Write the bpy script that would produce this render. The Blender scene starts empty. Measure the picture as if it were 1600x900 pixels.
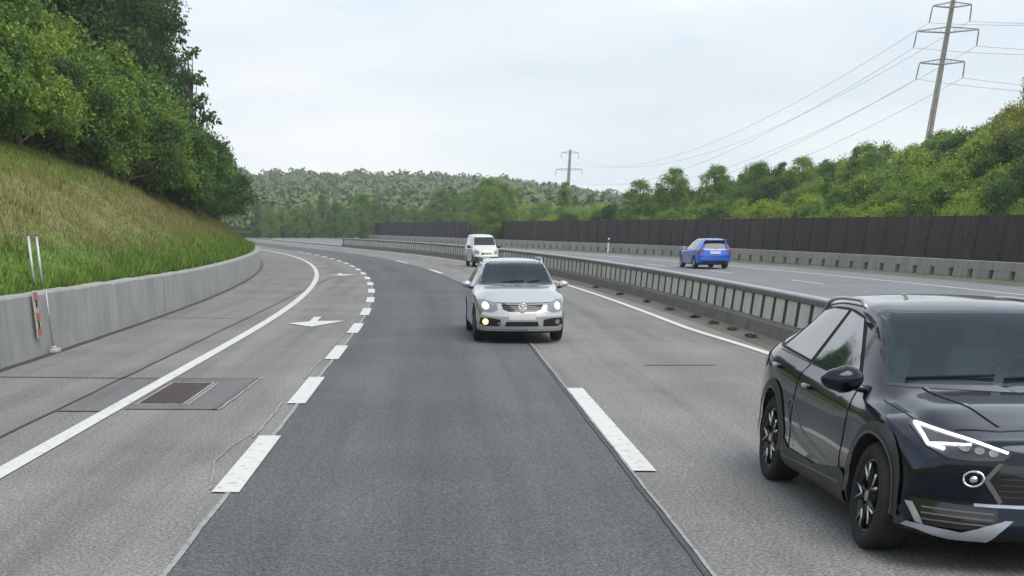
import bpy, bmesh, math, random
import numpy as np
from mathutils import Vector, Matrix
from mathutils.bvhtree import BVHTree
rnd = random.Random(7)
R = math.radians
scene = bpy.context.scene
COL = scene.collection

# ------------------------------------------------------------------ camera, world, sun, exposure
cam_d = bpy.data.cameras.new("Camera"); cam = bpy.data.objects.new("Camera", cam_d); COL.objects.link(cam)
cam.location = (0, 0, 2.007)
cam.rotation_euler = (math.pi/2 - 0.5, 0, 0.0315)
cam_d.sensor_width = 36.0
cam_d.lens = 1912/1600*36
cam_d.shift_x = (800-615.5)/1600
cam_d.shift_y = (1397-450)/1600
cam_d.clip_start = 0.1; cam_d.clip_end = 6000
scene.camera = cam

SUN_EL, SUN_AZ = 56.0, 150.0      # azimuth clockwise from +Y (the view direction)
world = bpy.data.worlds.new("World"); scene.world = world; world.use_nodes = True
wn = world.node_tree.nodes; wl = world.node_tree.links
bg = wn['Background']; bg.inputs[1].default_value = 0.1
sky = wn.new('ShaderNodeTexSky'); sky.sky_type = 'NISHITA'; sky.sun_disc = False
sky.sun_elevation = R(SUN_EL); sky.sun_rotation = R(SUN_AZ)
tc = wn.new('ShaderNodeTexCoord'); mp = wn.new('ShaderNodeMapping'); mp.inputs['Scale'].default_value = (1.0, 1.4, 5.0)
mp.inputs['Rotation'].default_value = (0.25, 0.3, 0)
nz = wn.new('ShaderNodeTexNoise'); nz.inputs['Scale'].default_value = 2.2; nz.inputs['Detail'].default_value = 6; nz.inputs['Roughness'].default_value = .55
cr = wn.new('ShaderNodeValToRGB')
cr.color_ramp.elements[0].position = .30; cr.color_ramp.elements[0].color = (5.8, 6.7, 7.5, 1)
cr.color_ramp.elements[1].position = .62; cr.color_ramp.elements[1].color = (8.5, 8.7, 8.8, 1)
mx = wn.new('ShaderNodeMix'); mx.data_type = 'RGBA'; mx.inputs['Factor'].default_value = .93
wl.new(tc.outputs['Generated'], mp.inputs['Vector']); wl.new(mp.outputs[0], nz.inputs['Vector'])
wl.new(nz.outputs['Fac'], cr.inputs['Fac'])
sz = wn.new('ShaderNodeSeparateXYZ'); wl.new(tc.outputs['Generated'], sz.inputs[0])
zr = wn.new('ShaderNodeMapRange'); zr.inputs['From Min'].default_value = .16; zr.inputs['From Max'].default_value = .75
zr.inputs['To Min'].default_value = .94; zr.inputs['To Max'].default_value = .58; zr.interpolation_type = 'SMOOTHSTEP'
wl.new(sz.outputs['Z'], zr.inputs['Value']); wl.new(zr.outputs[0], mx.inputs['Factor'])
wl.new(sky.outputs[0], mx.inputs['A']); wl.new(cr.outputs[0], mx.inputs['B']); wl.new(mx.outputs['Result'], bg.inputs[0])

sd = bpy.data.lights.new("sun", 'SUN'); sd.energy = 1.6; sd.angle = R(40); sd.color = (1, .92, .78)
sun = bpy.data.objects.new("sun", sd); COL.objects.link(sun)
_a, _e = R(SUN_AZ), R(SUN_EL)
sdir = Vector((math.sin(_a)*math.cos(_e), math.cos(_a)*math.cos(_e), math.sin(_e)))
sun.rotation_euler = (-sdir).to_track_quat('-Z', 'Y').to_euler()
vs = scene.view_settings; vs.view_transform = 'Standard'; vs.look = 'None'; vs.gamma = 1; vs.exposure = 0.55
vs.use_curve_mapping = False
try: scene.cycles.volume_step_rate = 4; scene.cycles.max_bounces = 8; scene.cycles.transparent_max_bounces = 8
except Exception: pass

# ------------------------------------------------------------------ helpers
def tag(o, label=None, cat=None, group=None, kind=None):
    if label: o['label'] = label
    if cat: o['category'] = cat
    if group: o['group'] = group
    if kind: o['kind'] = kind
    return o
def empty(name, loc=(0,0,0), rz=0.0):
    o = bpy.data.objects.new(name, None); COL.objects.link(o); o.location = loc; o.rotation_euler = (0,0,rz)
    o.empty_display_size = .2
    return o
def link(name, me, mats, parent=None, smooth=False):
    if not isinstance(mats, (list, tuple)): mats = [mats]
    for m in mats: me.materials.append(m)
    if smooth: me.shade_smooth()
    o = bpy.data.objects.new(name, me); COL.objects.link(o)
    if parent is not None: o.parent = parent
    return o
def from_bm(name, bm, mats, parent=None, smooth=False):
    me = bpy.data.meshes.new(name); bm.normal_update(); bm.to_mesh(me); bm.free()
    return link(name, me, mats, parent, smooth)
def from_py(name, v, f, mats, parent=None, smooth=False):
    me = bpy.data.meshes.new(name); me.from_pydata([tuple(map(float, p)) for p in v], [], f); me.update()
    return link(name, me, mats, parent, smooth)
def add_box(bm, c, s, rot=None, bevel=0.0):
    g = bmesh.ops.create_cube(bm, size=1.0)['verts']
    M = Matrix.Translation(c) @ (rot.to_4x4() if rot is not None else Matrix.Identity(4)) @ Matrix.Diagonal((s[0], s[1], s[2], 1))
    bmesh.ops.transform(bm, matrix=M, verts=g)
    if bevel:
        es = list({e for v in g for e in v.link_edges})
        bmesh.ops.bevel(bm, geom=es, offset=bevel, segments=2, affect='EDGES', profile=.5)
def add_tube(bm, pts, rad, seg=10, cap=True):
    pts = [Vector(p) for p in pts]; n = len(pts)
    rads = rad if isinstance(rad, (list, tuple)) else [rad]*n
    rings = []
    for i, p in enumerate(pts):
        t = (pts[min(i+1, n-1)] - pts[max(i-1, 0)]).normalized()
        a = t.cross(Vector((0,0,1)));
        if a.length < 1e-3: a = t.cross(Vector((1,0,0)))
        a.normalize(); b = t.cross(a)
        rings.append([bm.verts.new(p + rads[i]*(a*math.cos(2*math.pi*k/seg) + b*math.sin(2*math.pi*k/seg))) for k in range(seg)])
    for i in range(n-1):
        for k in range(seg):
            bm.faces.new((rings[i][k], rings[i][(k+1)%seg], rings[i+1][(k+1)%seg], rings[i+1][k]))
    if cap:
        bm.faces.new(rings[0][::-1]); bm.faces.new(rings[-1])
def add_lathe(bm, prof, axis='x', seg=48, closed=False):
    """prof: (axial, radius) pairs"""
    rings = []
    for a, r in prof:
        ring = []
        for k in range(seg):
            t = 2*math.pi*k/seg; c, s = r*math.cos(t), r*math.sin(t)
            ring.append(bm.verts.new((a, c, s) if axis == 'x' else ((c, a, s) if axis == 'y' else (c, s, a))))
        rings.append(ring)
    m = len(rings)
    for i in range(m if closed else m-1):
        A, B = rings[i], rings[(i+1) % m]
        for k in range(seg):
            bm.faces.new((A[k], A[(k+1)%seg], B[(k+1)%seg], B[k]))
    return rings
def pchip(xs, ys, x):
    xs = np.asarray(xs, float); ys = np.asarray(ys, float); x = np.atleast_1d(np.asarray(x, float))
    h = np.diff(xs); d = np.diff(ys)/h; m = np.zeros(len(xs)); m[0] = d[0]; m[-1] = d[-1]
    for i in range(1, len(xs)-1):
        if d[i-1]*d[i] > 0:
            w1 = 2*h[i]+h[i-1]; w2 = h[i]+2*h[i-1]; m[i] = (w1+w2)/(w1/d[i-1]+w2/d[i])
    x = np.clip(x, xs[0], xs[-1]); i = np.clip(np.searchsorted(xs, x)-1, 0, len(xs)-2)
    t = (x-xs[i])/h[i]
    return (2*t**3-3*t**2+1)*ys[i] + (t**3-2*t**2+t)*h[i]*m[i] + (-2*t**3+3*t**2)*ys[i+1] + (t**3-t**2)*h[i]*m[i+1]

# ------------------------------------------------------------------ materials
def mat(name, col, rough=.6, metal=0.0, coat=0.0, spec=.5, emis=None, est=1.0, alpha=None):
    m = bpy.data.materials.new(name); m.use_nodes = True; b = m.node_tree.nodes['Principled BSDF']
    b.inputs['Base Color'].default_value = (*col, 1); b.inputs['Roughness'].default_value = rough
    b.inputs['Metallic'].default_value = metal; b.inputs['Coat Weight'].default_value = coat
    b.inputs['Coat Roughness'].default_value = .03; b.inputs['Specular IOR Level'].default_value = spec
    if emis: b.inputs['Emission Color'].default_value = (*emis, 1); b.inputs['Emission Strength'].default_value = est
    return m
class NT:
    def __init__(s, m): s.t = m.node_tree; s.n = s.t.nodes; s.l = s.t.links; s.b = s.n['Principled BSDF']
    def coord(s, scale=(1,1,1), kind='Object', loc=(0,0,0), rot=(0,0,0)):
        c = s.n.new('ShaderNodeTexCoord'); m = s.n.new('ShaderNodeMapping'); m.inputs['Scale'].default_value = scale
        m.inputs['Location'].default_value = loc; m.inputs['Rotation'].default_value = rot
        s.l.new(c.outputs[kind], m.inputs[0]); return m.outputs[0]
    def noise(s, vec, scale, detail=4, rough=.6, out='Fac'):
        n = s.n.new('ShaderNodeTexNoise'); n.inputs['Scale'].default_value = scale; n.inputs['Detail'].default_value = detail
        n.inputs['Roughness'].default_value = rough; s.l.new(vec, n.inputs['Vector']); return n.outputs[out]
    def ramp(s, fac, stops):
        r = s.n.new('ShaderNodeValToRGB'); e = r.color_ramp.elements
        while len(e) < len(stops): e.new(.5)
        for k, (p, c) in enumerate(stops):
            e[k].position = p; e[k].color = (*c, 1) if len(c) == 3 else c
        s.l.new(fac, r.inputs[0]); return r.outputs[0]
    def mix(s, a, b, fac, mode='MIX'):
        m = s.n.new('ShaderNodeMix'); m.data_type = 'RGBA'; m.blend_type = mode
        for sock, v in (('A', a), ('B', b)):
            if isinstance(v, tuple): m.inputs[sock].default_value = (*v, 1)
            else: s.l.new(v, m.inputs[sock])
        if isinstance(fac, float): m.inputs['Factor'].default_value = fac
        else: s.l.new(fac, m.inputs['Factor'])
        return m.outputs['Result']
    def bump(s, h, strength=.3, dist=.01):
        b = s.n.new('ShaderNodeBump'); b.inputs['Strength'].default_value = strength; b.inputs['Distance'].default_value = dist
        s.l.new(h, b.inputs['Height']); s.l.new(b.outputs[0], s.b.inputs['Normal'])
    def out(s, c): s.l.new(c, s.b.inputs['Base Color'])

def g3(v, k=1.0): return (v*k, v*k, v*k)
def road_mat(name, base, speck=.5, streak=.25, rough=.85):
    m = mat(name, base, rough); n = NT(m)
    p = n.coord()
    fine = n.noise(p, 38, 3, .8)
    f = n.ramp(fine, [(.30, tuple(c*(1-speck) for c in base)), (.5, base), (.70, tuple(min(1, c*(1+speck*1.5)) for c in base))])
    fine2 = n.noise(p, 16, 3, .7)
    f = n.mix(f, n.ramp(fine2, [(.35, g3(1-speck*.35)), (.65, g3(1+0*speck))]), 1.0, 'MULTIPLY')
    ps = n.coord((1.1, .035, 1))
    st = n.noise(ps, 2.2, 5, .6)
    f = n.mix(f, n.ramp(st, [(.3, g3(1-streak)), (.55, g3(1.0)), (.75, (1.0, .99, .96))]), 1.0, 'MULTIPLY')
    bl = n.noise(p, .35, 4, .6)
    f = n.mix(f, n.ramp(bl, [(.35, (1-streak*.8, 1-streak*.8, 1-streak*.75)), (.65, (1, 1, 1))]), 1.0, 'MULTIPLY')
    at = n.n.new('ShaderNodeAttribute'); at.attribute_name = 'off'
    mr = n.n.new('ShaderNodeMapRange'); mr.inputs['From Min'].default_value = -7; mr.inputs['From Max'].default_value = 7; n.l.new(at.outputs['Fac'], mr.inputs['Value'])
    q = lambda o: (o+7)/14
    L_, D_, N_ = (1.07, 1.07, 1.06), (.88, .88, .88), (.98, .98, .98)
    trk = n.ramp(mr.outputs[0], [(q(-5.6), (.97, .96, .94)), (q(-4.2), N_), (q(-3.6), L_), (q(-2.85), D_), (q(-2.1), L_), (q(-1.4), N_), (q(-.85), (1.10, 1.10, 1.09)), (q(.05), (.86, .86, .86)), (q(.95), (1.10, 1.10, 1.09)), (q(1.9), N_), (q(3.0), L_), (q(3.85), D_), (q(4.7), L_), (q(5.7), (.94, .93, .91))])
    f = n.mix(f, trk, 1.0, 'MULTIPLY')
    n.out(f); n.bump(fine, .5, .006)
    return m
M = {}
M['asphalt_light'] = road_mat('light_asphalt', (.255, .256, .247), .75, .26)
M['asphalt_dark'] = road_mat('dark_asphalt', (.118, .129, .142), .8, .24)
M['asphalt_patch'] = road_mat('patch_asphalt', (.200, .202, .208), .5, .25)
M['asphalt_far'] = road_mat('grey_asphalt', (.23, .25, .27), .3, .18)
M['verge'] = road_mat('gravel_verge', (.165, .155, .135), .65, .35)
def paint_mat(name, base, wear, thr=.40):
    m = mat(name, base, .75); n = NT(m); p = n.coord()
    w = n.noise(p, 9, 6, .75); w2 = n.noise(p, 60, 2, .6)
    c = n.mix(base, tuple(c*.82 for c in base), w2)
    c = n.mix(tuple(wear), c, n.ramp(w, [(thr-.06, (0,0,0)), (thr+.03, (1,1,1))])); n.out(c); return m
M['line'] = paint_mat('road_paint', (.70, .71, .70), (.34, .34, .33), .415)
M['line_worn'] = paint_mat('worn_road_paint', (.36, .37, .37), (.2, .2, .2), .46)
M['seam'] = mat('bitumen_seam', (.045, .045, .048), .6)
M['seam_soft'] = mat('old_bitumen_seam', (.11, .11, .115), .7)
M['rust_stain'] = road_mat('stained_asphalt', (.205, .190, .165), .5, .3)

def concrete(name, base, dark=.55, vert=True):
    m = mat(name, base, .85); n = NT(m); p = n.coord((1, 1, 1), 'Object')
    big = n.noise(p, .9, 5, .65)
    c = n.ramp(big, [(.3, tuple(b*.78 for b in base)), (.6, base), (.8, tuple(min(1, b*1.1) for b in base))])
    pv = n.coord((1.5, 1.5, .12)); s = n.noise(pv, 2.6, 6, .7)
    c = n.mix(c, n.ramp(s, [(.36, g3(dark)), (.54, g3(1.0))]), 1.0, 'MULTIPLY')
    f = n.noise(p, 30, 3, .7); c = n.mix(c, n.ramp(f, [(.3, g3(.85)), (.6, g3(1.0))]), 1.0, 'MULTIPLY')
    n.out(c); n.bump(f, .3, .01); return m
M['wall'] = concrete('weathered_concrete', (.40, .405, .40), .86)
M['block'] = concrete('pale_concrete', (.74, .74, .69), .88)
M['plinth'] = concrete('dark_concrete', (.175, .168, .155), .7)
M['wall_dark'] = mat('joint_shadow_gap', (.05, .05, .05), .9)
M['band'] = concrete('band_concrete', (.42, .42, .385), .7)
M['galv'] = mat('galvanised_steel', (.42, .43, .44), .45, .7)
NT_ = NT(M['galv']); NT_.out(NT_.ramp(NT_.noise(NT_.coord(), 5, 5, .6), [(.3, (.30, .31, .32)), (.7, (.52, .53, .54))]))
M['steel_dark'] = mat('weathered_steel', (.16, .165, .17), .55, .5)
NT_ = NT(M['steel_dark']); NT_.out(NT_.ramp(NT_.noise(NT_.coord((1,1,.2)), 6, 5, .7), [(.3, (.10, .10, .105)), (.7, (.23, .235, .24))]))
def wood_mat():
    m = mat('dark_stained_wood', (.045, .036, .036), .8); n = NT(m)
    p = n.coord((2.5, 2.5, .25)); s = n.noise(p, 4, 5, .65)
    c = n.ramp(s, [(.3, (.026, .022, .024)), (.55, (.046, .039, .041)), (.8, (.075, .062, .060))])
    b = n.noise(n.coord((.4, .4, .4)), 1.2, 3, .5)
    oi = n.n.new('ShaderNodeObjectInfo'); c = n.mix(c, n.ramp(oi.outputs['Random'], [(0, (.85, .84, .84)), (1, (1.25, 1.15, 1.08))]), 1.0, 'MULTIPLY')
    c = n.mix(c, n.ramp(b, [(.35, (.75, .85, .8)), (.65, (1.15, 1.0, 1.0))]), 1.0, 'MULTIPLY')
    n.out(c); return m
M['wood'] = wood_mat()
M['rust'] = mat('rusty_iron', (.10, .062, .045), .7, .4)
NT_ = NT(M['rust']); NT_.out(NT_.ramp(NT_.noise(NT_.coord(), 7, 5, .7), [(.3, (.070, .062, .058)), (.6, (.12, .098, .088)), (.8, (.16, .13, .11))]))
M['pit'] = mat('drain_pit', (.02, .018, .016), .9)

def leaf_mat(name, cols, trans=.38):
    m = mat(name, cols[1], .75, spec=.15); n = NT(m)
    g = n.n.new('ShaderNodeNewGeometry'); oi = n.n.new('ShaderNodeObjectInfo')
    c = n.ramp(g.outputs['Random Per Island'], [(0, cols[0]), (.45, cols[1]), (1, cols[2])])
    c = n.mix(c, n.ramp(oi.outputs['Random'], [(0, (.74, .82, .9)), (.5, (1, 1, 1)), (1, (1.3, 1.16, .82))]), 1.0, 'MULTIPLY')
    p = n.coord((1,1,1)); b = n.noise(p, .9, 3, .5)
    c = n.mix(c, n.ramp(b, [(.35, (.72, .82, .8)), (.65, (1.12, 1.08, 1))]), 1.0, 'MULTIPLY')
    n.out(c)
    t = n.n.new('ShaderNodeBsdfTranslucent'); n.l.new(c, t.inputs[0]); ms = n.n.new('ShaderNodeMixShader'); ms.inputs[0].default_value = trans
    o = n.n['Material Output']; n.l.new(n.b.outputs[0], ms.inputs[1]); n.l.new(t.outputs[0], ms.inputs[2]); n.l.new(ms.outputs[0], o.inputs[0])
    return m
M['leaf_dark'] = leaf_mat('dark_leaves', [(.040, .085, .032), (.070, .140, .048), (.12, .20, .065)])
M['leaf_mid'] = leaf_mat('mid_leaves', [(.095, .18, .042), (.165, .285, .068), (.26, .39, .10)])
M['leaf_bright'] = leaf_mat('bright_leaves', [(.15, .24, .045), (.26, .37, .075), (.37, .48, .11)])
M['leaf_yellow'] = leaf_mat('yellow_leaves', [(.20, .22, .045), (.36, .36, .08), (.50, .48, .13)])
M['leaf_far'] = leaf_mat('far_leaves', [(.15, .20, .075), (.19, .24, .09), (.235, .275, .11)], .1)
M['bark'] = mat('bark', (.09, .075, .06), .9)
NT_ = NT(M['bark']); NT_.out(NT_.ramp(NT_.noise(NT_.coord((1,1,.2)), 9, 5, .7), [(.3, (.045, .038, .03)), (.7, (.14, .12, .10))]))

def grass_shader(name, blade):
    m = mat(name, (.1, .14, .05), .9, spec=.1); n = NT(m)
    g = n.n.new('ShaderNodeNewGeometry'); sx = n.n.new('ShaderNodeSeparateXYZ'); n.l.new(g.outputs['Position'], sx.inputs[0])
    p = n.n.new('ShaderNodeMapping'); n.l.new(g.outputs['Position'], p.inputs[0]); pos = p.outputs[0]
    nb = n.noise(pos, .8, 7, .75)
    ad = n.n.new('ShaderNodeMath'); ad.operation = 'MULTIPLY_ADD'; n.l.new(nb, ad.inputs[0]); ad.inputs[1].default_value = 3.6
    n.l.new(sx.outputs['Z'], ad.inputs[2])
    mr = n.n.new('ShaderNodeMapRange'); mr.inputs['From Min'].default_value = 0; mr.inputs['From Max'].default_value = 8
    n.l.new(ad.outputs[0], mr.inputs['Value'])
    G1, BR, G2 = (.125, .215, .045), (.245, .235, .11), (.19, .245, .07)
    k = 1.0
    c = n.ramp(mr.outputs[0], [(.0, G1), (.38, G1), (.47, tuple(x*k for x in BR)), (.60, BR), (.70, G2), (1, G2)])
    pf = n.noise(pos, 4.5, 4, .7)
    c = n.mix(c, n.ramp(pf, [(.3, (.68, .72, .66)), (.6, (1, 1, 1)), (.8, (1.25, 1.2, 1.05))]), 1.0, 'MULTIPLY')
    if blade:
        c = n.mix(c, n.ramp(g.outputs['Random Per Island'], [(0, (.6, .66, .55)), (.6, (1.05, 1.05, 1)), (1, (1.5, 1.4, 1.15))]), 1.0, 'MULTIPLY')
    n.out(c); return m
M['bank'] = grass_shader('bank_soil_grass', False)
M['grass'] = grass_shader('grass_blades', True)
M['ground'] = mat('rough_ground', (.07, .09, .035), .95, spec=.1)
NT_ = NT(M['ground']); NT_.out(NT_.ramp(NT_.noise(NT_.coord(), .25, 6, .7), [(.3, (.035, .055, .022)), (.6, (.075, .10, .035)), (.8, (.13, .13, .06))]))

# ------------------------------------------------------------------ alignment of the road (straight, then a gentle left bend)
def cv(Y):
    Y = np.asarray(Y, float)
    q = -np.clip(Y-27, 0, 98)**2/840.0
    return q - np.clip(Y-125, 0, 400)*(98/420.0)
def cvf(Y): return float(cv(Y))
def tang(Y): return (cvf(Y+.5)-cvf(Y-.5))
def P(o, Y, z=0.0): return Vector((o+cvf(Y), Y, z))
def strip(name, o0, o1, Y0, Y1, z, m, parent=None, step=1.5):
    ys = list(np.arange(Y0, Y1, step)) + [Y1]; v = []; f = []
    a = o0 if callable(o0) else (lambda Y: o0); b = o1 if callable(o1) else (lambda Y: o1)
    for Y in ys: v += [P(a(Y), Y, z), P(b(Y), Y, z)]
    for i in range(len(ys)-1): f.append((2*i, 2*i+1, 2*i+3, 2*i+2))
    o_ = from_py(name, v, f, m, parent); at = o_.data.attributes.new('off', 'FLOAT', 'POINT')
    at.data.foreach_set('value', [x_ for Y in ys for x_ in (a(Y), b(Y))]); return o_
def poly(name, pts, z, m, parent=None):
    pts = [(x, y) for x, y in pts]
    a = sum(pts[i][0]*pts[(i+1) % len(pts)][1]-pts[(i+1) % len(pts)][0]*pts[i][1] for i in range(len(pts)))
    if a < 0: pts = pts[::-1]
    return from_py(name, [(x, y, z) for x, y in pts], [list(range(len(pts)))], m, parent)

# ------------------------------------------------------------------ terrain (one sheet to the horizon)
def ridge(px):      # skyline height of the far hill by direction X/Y
    return float(pchip([-.6, -.25, -.08, .0, .045, .10, .15, .22, .5], [14, 18, 17.5, 17, 15.5, 11, 8, 11, 13], px)[0])
_rn = np.random.RandomState(3); _w = [(_rn.uniform(.03, .4), _rn.uniform(.03, .4), _rn.uniform(0, 6), _rn.uniform(.3, 1)) for _ in range(9)]
def wob(x, y): return sum(a*math.sin(x*p+y*q*.7+r) for p, q, r, a in _w)/5
def height(o, Y):
    X = o+cvf(Y)
    if o < -7.3:
        d = -7.3-o
        k = .60
        z = .86 + min(d, 4)*k + max(0, min(d-4, 20))*.45 + max(0, min(d-24, 60))*.08
        z += .18*wob(o*1.6, Y*.9)*min(1, d/2)
        if Y > 150: z *= max(.45, 1-(Y-150)/160)
    elif o > 27.2:
        d = o-27.2; fy = float(np.interp(Y, [80, 97], [1, .70]))
        z = .0 + fy*min(d, 18)*.31*(1 if Y < 118 else max(.2, 1-(Y-118)/50)) + max(0, min(d-18, 40))*.10*(1 if Y < 118 else max(0, 1-(Y-118)/30))
        z += .2*wob(o, Y)*min(1, d/2)
    else: z = -.10
    if Y > 260:
        t = min(1, max(0, (Y-260)/440)); t = t*t*(3-2*t)
        z = z*(1-min(1, (Y-260)/100)) + ridge(X/Y)*t + .8*wob(X*.12, Y*.1)*t
    return z
def build_terrain():
    offs = [-3000, -1200, -500, -250, -150, -100, -70, -50, -40] + list(np.arange(-34, -7.3, 1.2)) + [-7.32, -7.28, 0, 12, 27.15, 27.25] + \
           list(np.arange(28, 46, 1.5)) + [50, 60, 75, 95, 120, 150, 190, 240, 300, 400, 550, 800, 1300, 3000]
    ys = [-400, -150, -60, -30] + list(np.arange(-15, 60, 1.5)) + list(np.arange(60, 150, 3)) + list(np.arange(150, 260, 8)) + list(np.arange(260, 760, 20)) + [800, 900, 1100, 1500, 2500, 4500]
    v = []; f = []; n = len(offs)
    for Y in ys:
        for o in offs: v.append((o+cvf(Y), Y, height(o, Y) if Y < 790 else height(o, 790)-(Y-790)*.02*(1 if Y<1500 else 0)-(15 if Y>=1500 else 0)))
    mi = []
    for i in range(len(ys)-1):
        for k in range(n-1):
            f.append((i*n+k, i*n+k+1, (i+1)*n+k+1, (i+1)*n+k)); mi.append(0 if offs[k] < -7 and ys[i] < 150 else 1)
    o = from_py('ground', v, f, [M['bank'], M['ground']], smooth=True)
    o.data.polygons.foreach_set('material_index', mi)
    tag(o, kind='structure'); return o
build_terrain()

# ------------------------------------------------------------------ carriageways and markings
Y0, Y1 = -30, 255
MED = 7.15
road = tag(strip('road', -6.98, MED-.35, Y0, Y1, 0, M['asphalt_light']), kind='structure')
tag(strip('dark_lane', -1.76, lambda Y: 1.82, Y0, Y1, .004, M['asphalt_dark']), kind='structure')
tag(strip('verge', 6.15, 6.85, Y0, Y1, .006, M['verge']), kind='structure')
far = tag(strip('far_road', MED+.35, 23.0, Y0, Y1, .002, M['asphalt_far']), kind='structure')
tag(strip('far_verge', 22.4, 26.9, Y0, Y1, .006, M['verge']), kind='structure')
strip('edge_line', -4.10, -3.90, Y0, Y1, .010, M['line'], road)
def rline(Y): return float(pchip([-30, 23, 31, 50, 56, 300], [5.98, 5.94, 5.58, 5.72, 5.80, 5.8], Y)[0])
strip('edge_line', lambda Y: rline(Y)-.08, lambda Y: rline(Y)+.09, Y0, Y1, .010, M['line'], road)
strip('edge_line', 8.6, 8.78, Y0, Y1, .010, M['line'], far)
strip('edge_line', 19.6, 19.78, Y0, Y1, .010, M['line'], far)
for k in range(16): strip('lane_dash', 12.2, 12.36, 6+k*12, 10+k*12, .010, M['line'], far)
for k in range(16): strip('lane_dash', 15.9, 16.06, 6+k*12, 10+k*12, .010, M['line'], far)
# short dashes of the exit lane, left edge of the dark lane
segs = [(-7.4, -4.4), (-1.5, 1.6), (4.6, 7.7), (10.75, 13.95), (16.7, 19.8), (22.6, 25.3)]
y = 28.4
while y < 120: segs.append((y, y+2.9)); y += 5.9
for i, (a, b) in enumerate(segs):
    if a < 9 and a > 3: continue
    strip('lane_dash', lambda Y: -1.90+.004*(Y < 40), lambda Y: -1.66, a, b, .014, M['line'], road, .5)
for (a, b) in [(11.9, 18.5), (29.5, 36), (47.5, 54), (65, 71), (83, 89), (-6, 0)]:
    strip('lane_dash', 1.84, 2.06, a, b, .014, M['line'], road)
def wig(o, amp, s): return lambda Y: o+amp*math.sin(Y*1.7+s)+amp*.7*math.sin(Y*4.3+s*2)+amp*.5*math.sin(Y*9.1+s)
def wstrip(name, o, w, a, b, z, m, amp=.012, s=0, step=.15):
    q = wig(o, amp, s); return strip(name, lambda Y: q(Y)-w/2, lambda Y: q(Y)+w/2, a, b, z, m, road, step)
wstrip('lane_seam', -1.75, .045, 3, 90, .012, M['line_worn'], .004, 1)
wstrip('lane_seam', 1.835, .028, 3, 90, .012, M['line_worn'], .003, 4)
wstrip('lane_seam', 1.785, .03, 3, 90, .0125, M['seam'], .004, 4)
# outlines left of removed marks between the dashes
for (a, b) in [(13.95, 16.7), (19.8, 22.6), (25.3, 28.4), (31.3, 34.3)]:
    wstrip('ghost_line', -1.955, .022, a-.1, b+.1, .012, M['line_worn'], .007, a)
pts = [(-1.93, 10.9), (-2.02, 11.6), (-2.12, 12.3), (-2.10, 13.2), (-1.99, 14.2)]
v = [];
for i, (x, y_) in enumerate(pts): v += [(x-.007, y_, .012), (x+.007, y_, .012)]
from_py('ghost_line', v, [(2*i, 2*i+1, 2*i+3, 2*i+2) for i in range(4)], M['line_worn'], road)
# joints in the shoulder and the patched rectangle round the drain
pt = poly('asphalt_patch', [(-3.86, 16.15), (-2.70, 16.15), (-2.62, 19.55), (-3.88, 19.55)], .005, M['asphalt_patch'], road)
poly('asphalt_patch', [(-4.62, 15.9), (-4.12, 15.9), (-4.12, 19.7), (-4.62, 19.7)], .005, M['asphalt_patch'], road)
#poly('road_stain', [(-3.86, 14.9), (-3.3, 14.6), (-2.8, 15.0), (-2.72, 16.12), (-3.86, 16.12)], .0045, M['rust_stain'], road)
def seam(pts, w, m, z=.009):
    v = []
    for i, (x, y_) in enumerate(pts):
        a = Vector(pts[max(0, i-1)]); b = Vector(pts[min(len(pts)-1, i+1)]); t = (b-a).normalized(); nn = Vector((-t.y, t.x))*w/2
        v += [(x-nn.x, y_-nn.y, z), (x+nn.x, y_+nn.y, z)]
    from_py('road_joint', v, [(2*i, 2*i+1, 2*i+3, 2*i+2) for i in range(len(pts)-1)], m, road)
def jit(p0, p1, n=14, a=.012):
    r = random.Random(int(p0[0]*100+p0[1]*10)); return [(p0[0]+(p1[0]-p0[0])*i/n + r.uniform(-a, a), p0[1]+(p1[1]-p0[1])*i/n + r.uniform(-a, a)) for i in range(n+1)]
seam(jit((-4.68, 6), (-4.66, 60), 60), .04, M['seam'])
seam(jit((-4.64, 15.9), (-4.12, 15.9)), .05, M['seam'])
seam(jit((-6.9, 19.75), (-4.12, 19.6)), .06, M['seam'])
seam(jit((-3.86, 19.58), (-2.62, 19.58)), .06, M['seam'])
seam(jit((-3.86, 16.13), (-2.70, 16.13)), .05, M['seam_soft'])
seam(jit((-2.68, 16.1), (-2.60, 19.7)), .035, M['line_worn'], .010)
seam(jit((-2.74, 16.1), (-2.66, 19.6)), .05, M['seam_soft'])
seam(jit((-6.9, 33.2), (-4.1, 33.0)), .06, M['seam_soft'])
seam(jit((-6.9, 46.5), (-4.1, 46.3)), .08, M['seam_soft'])
seam(jit((2.2, 38.3), (5.6, 38.1)), .05, M['seam_soft'])
seam(jit((3.4, 21.8), (4.6, 21.9)), .08, M['seam_soft'])
seam(jit((-6.84, 5), (-6.84, 27), 40), .13, M['seam'])
v = []
for i in range(80):
    Yv = 27+i*1.4; v += [P(-6.93, Yv, .009), P(-6.80, Yv, .009)]
from_py('road_joint', v, [(2*i, 2*i+1, 2*i+3, 2*i+2) for i in range(79)], M['seam'], road)
# painted arrow in the exit lane
def arrow(name, cx, y0):
    sh = [(-.09, 3.4), (.09, 3.4), (.09, 1.9), (.75, 2.0), (.10, .0), (-.55, 1.1), (-.09, 1.7)]
    poly(name, [(cx+a+cvf(y0+b), y0+b) for a, b in sh], .012, M['line'], road)
arrow('lane_arrow', -2.9, 30.2)
arrow('lane_arrow', -2.9, 62)

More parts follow.
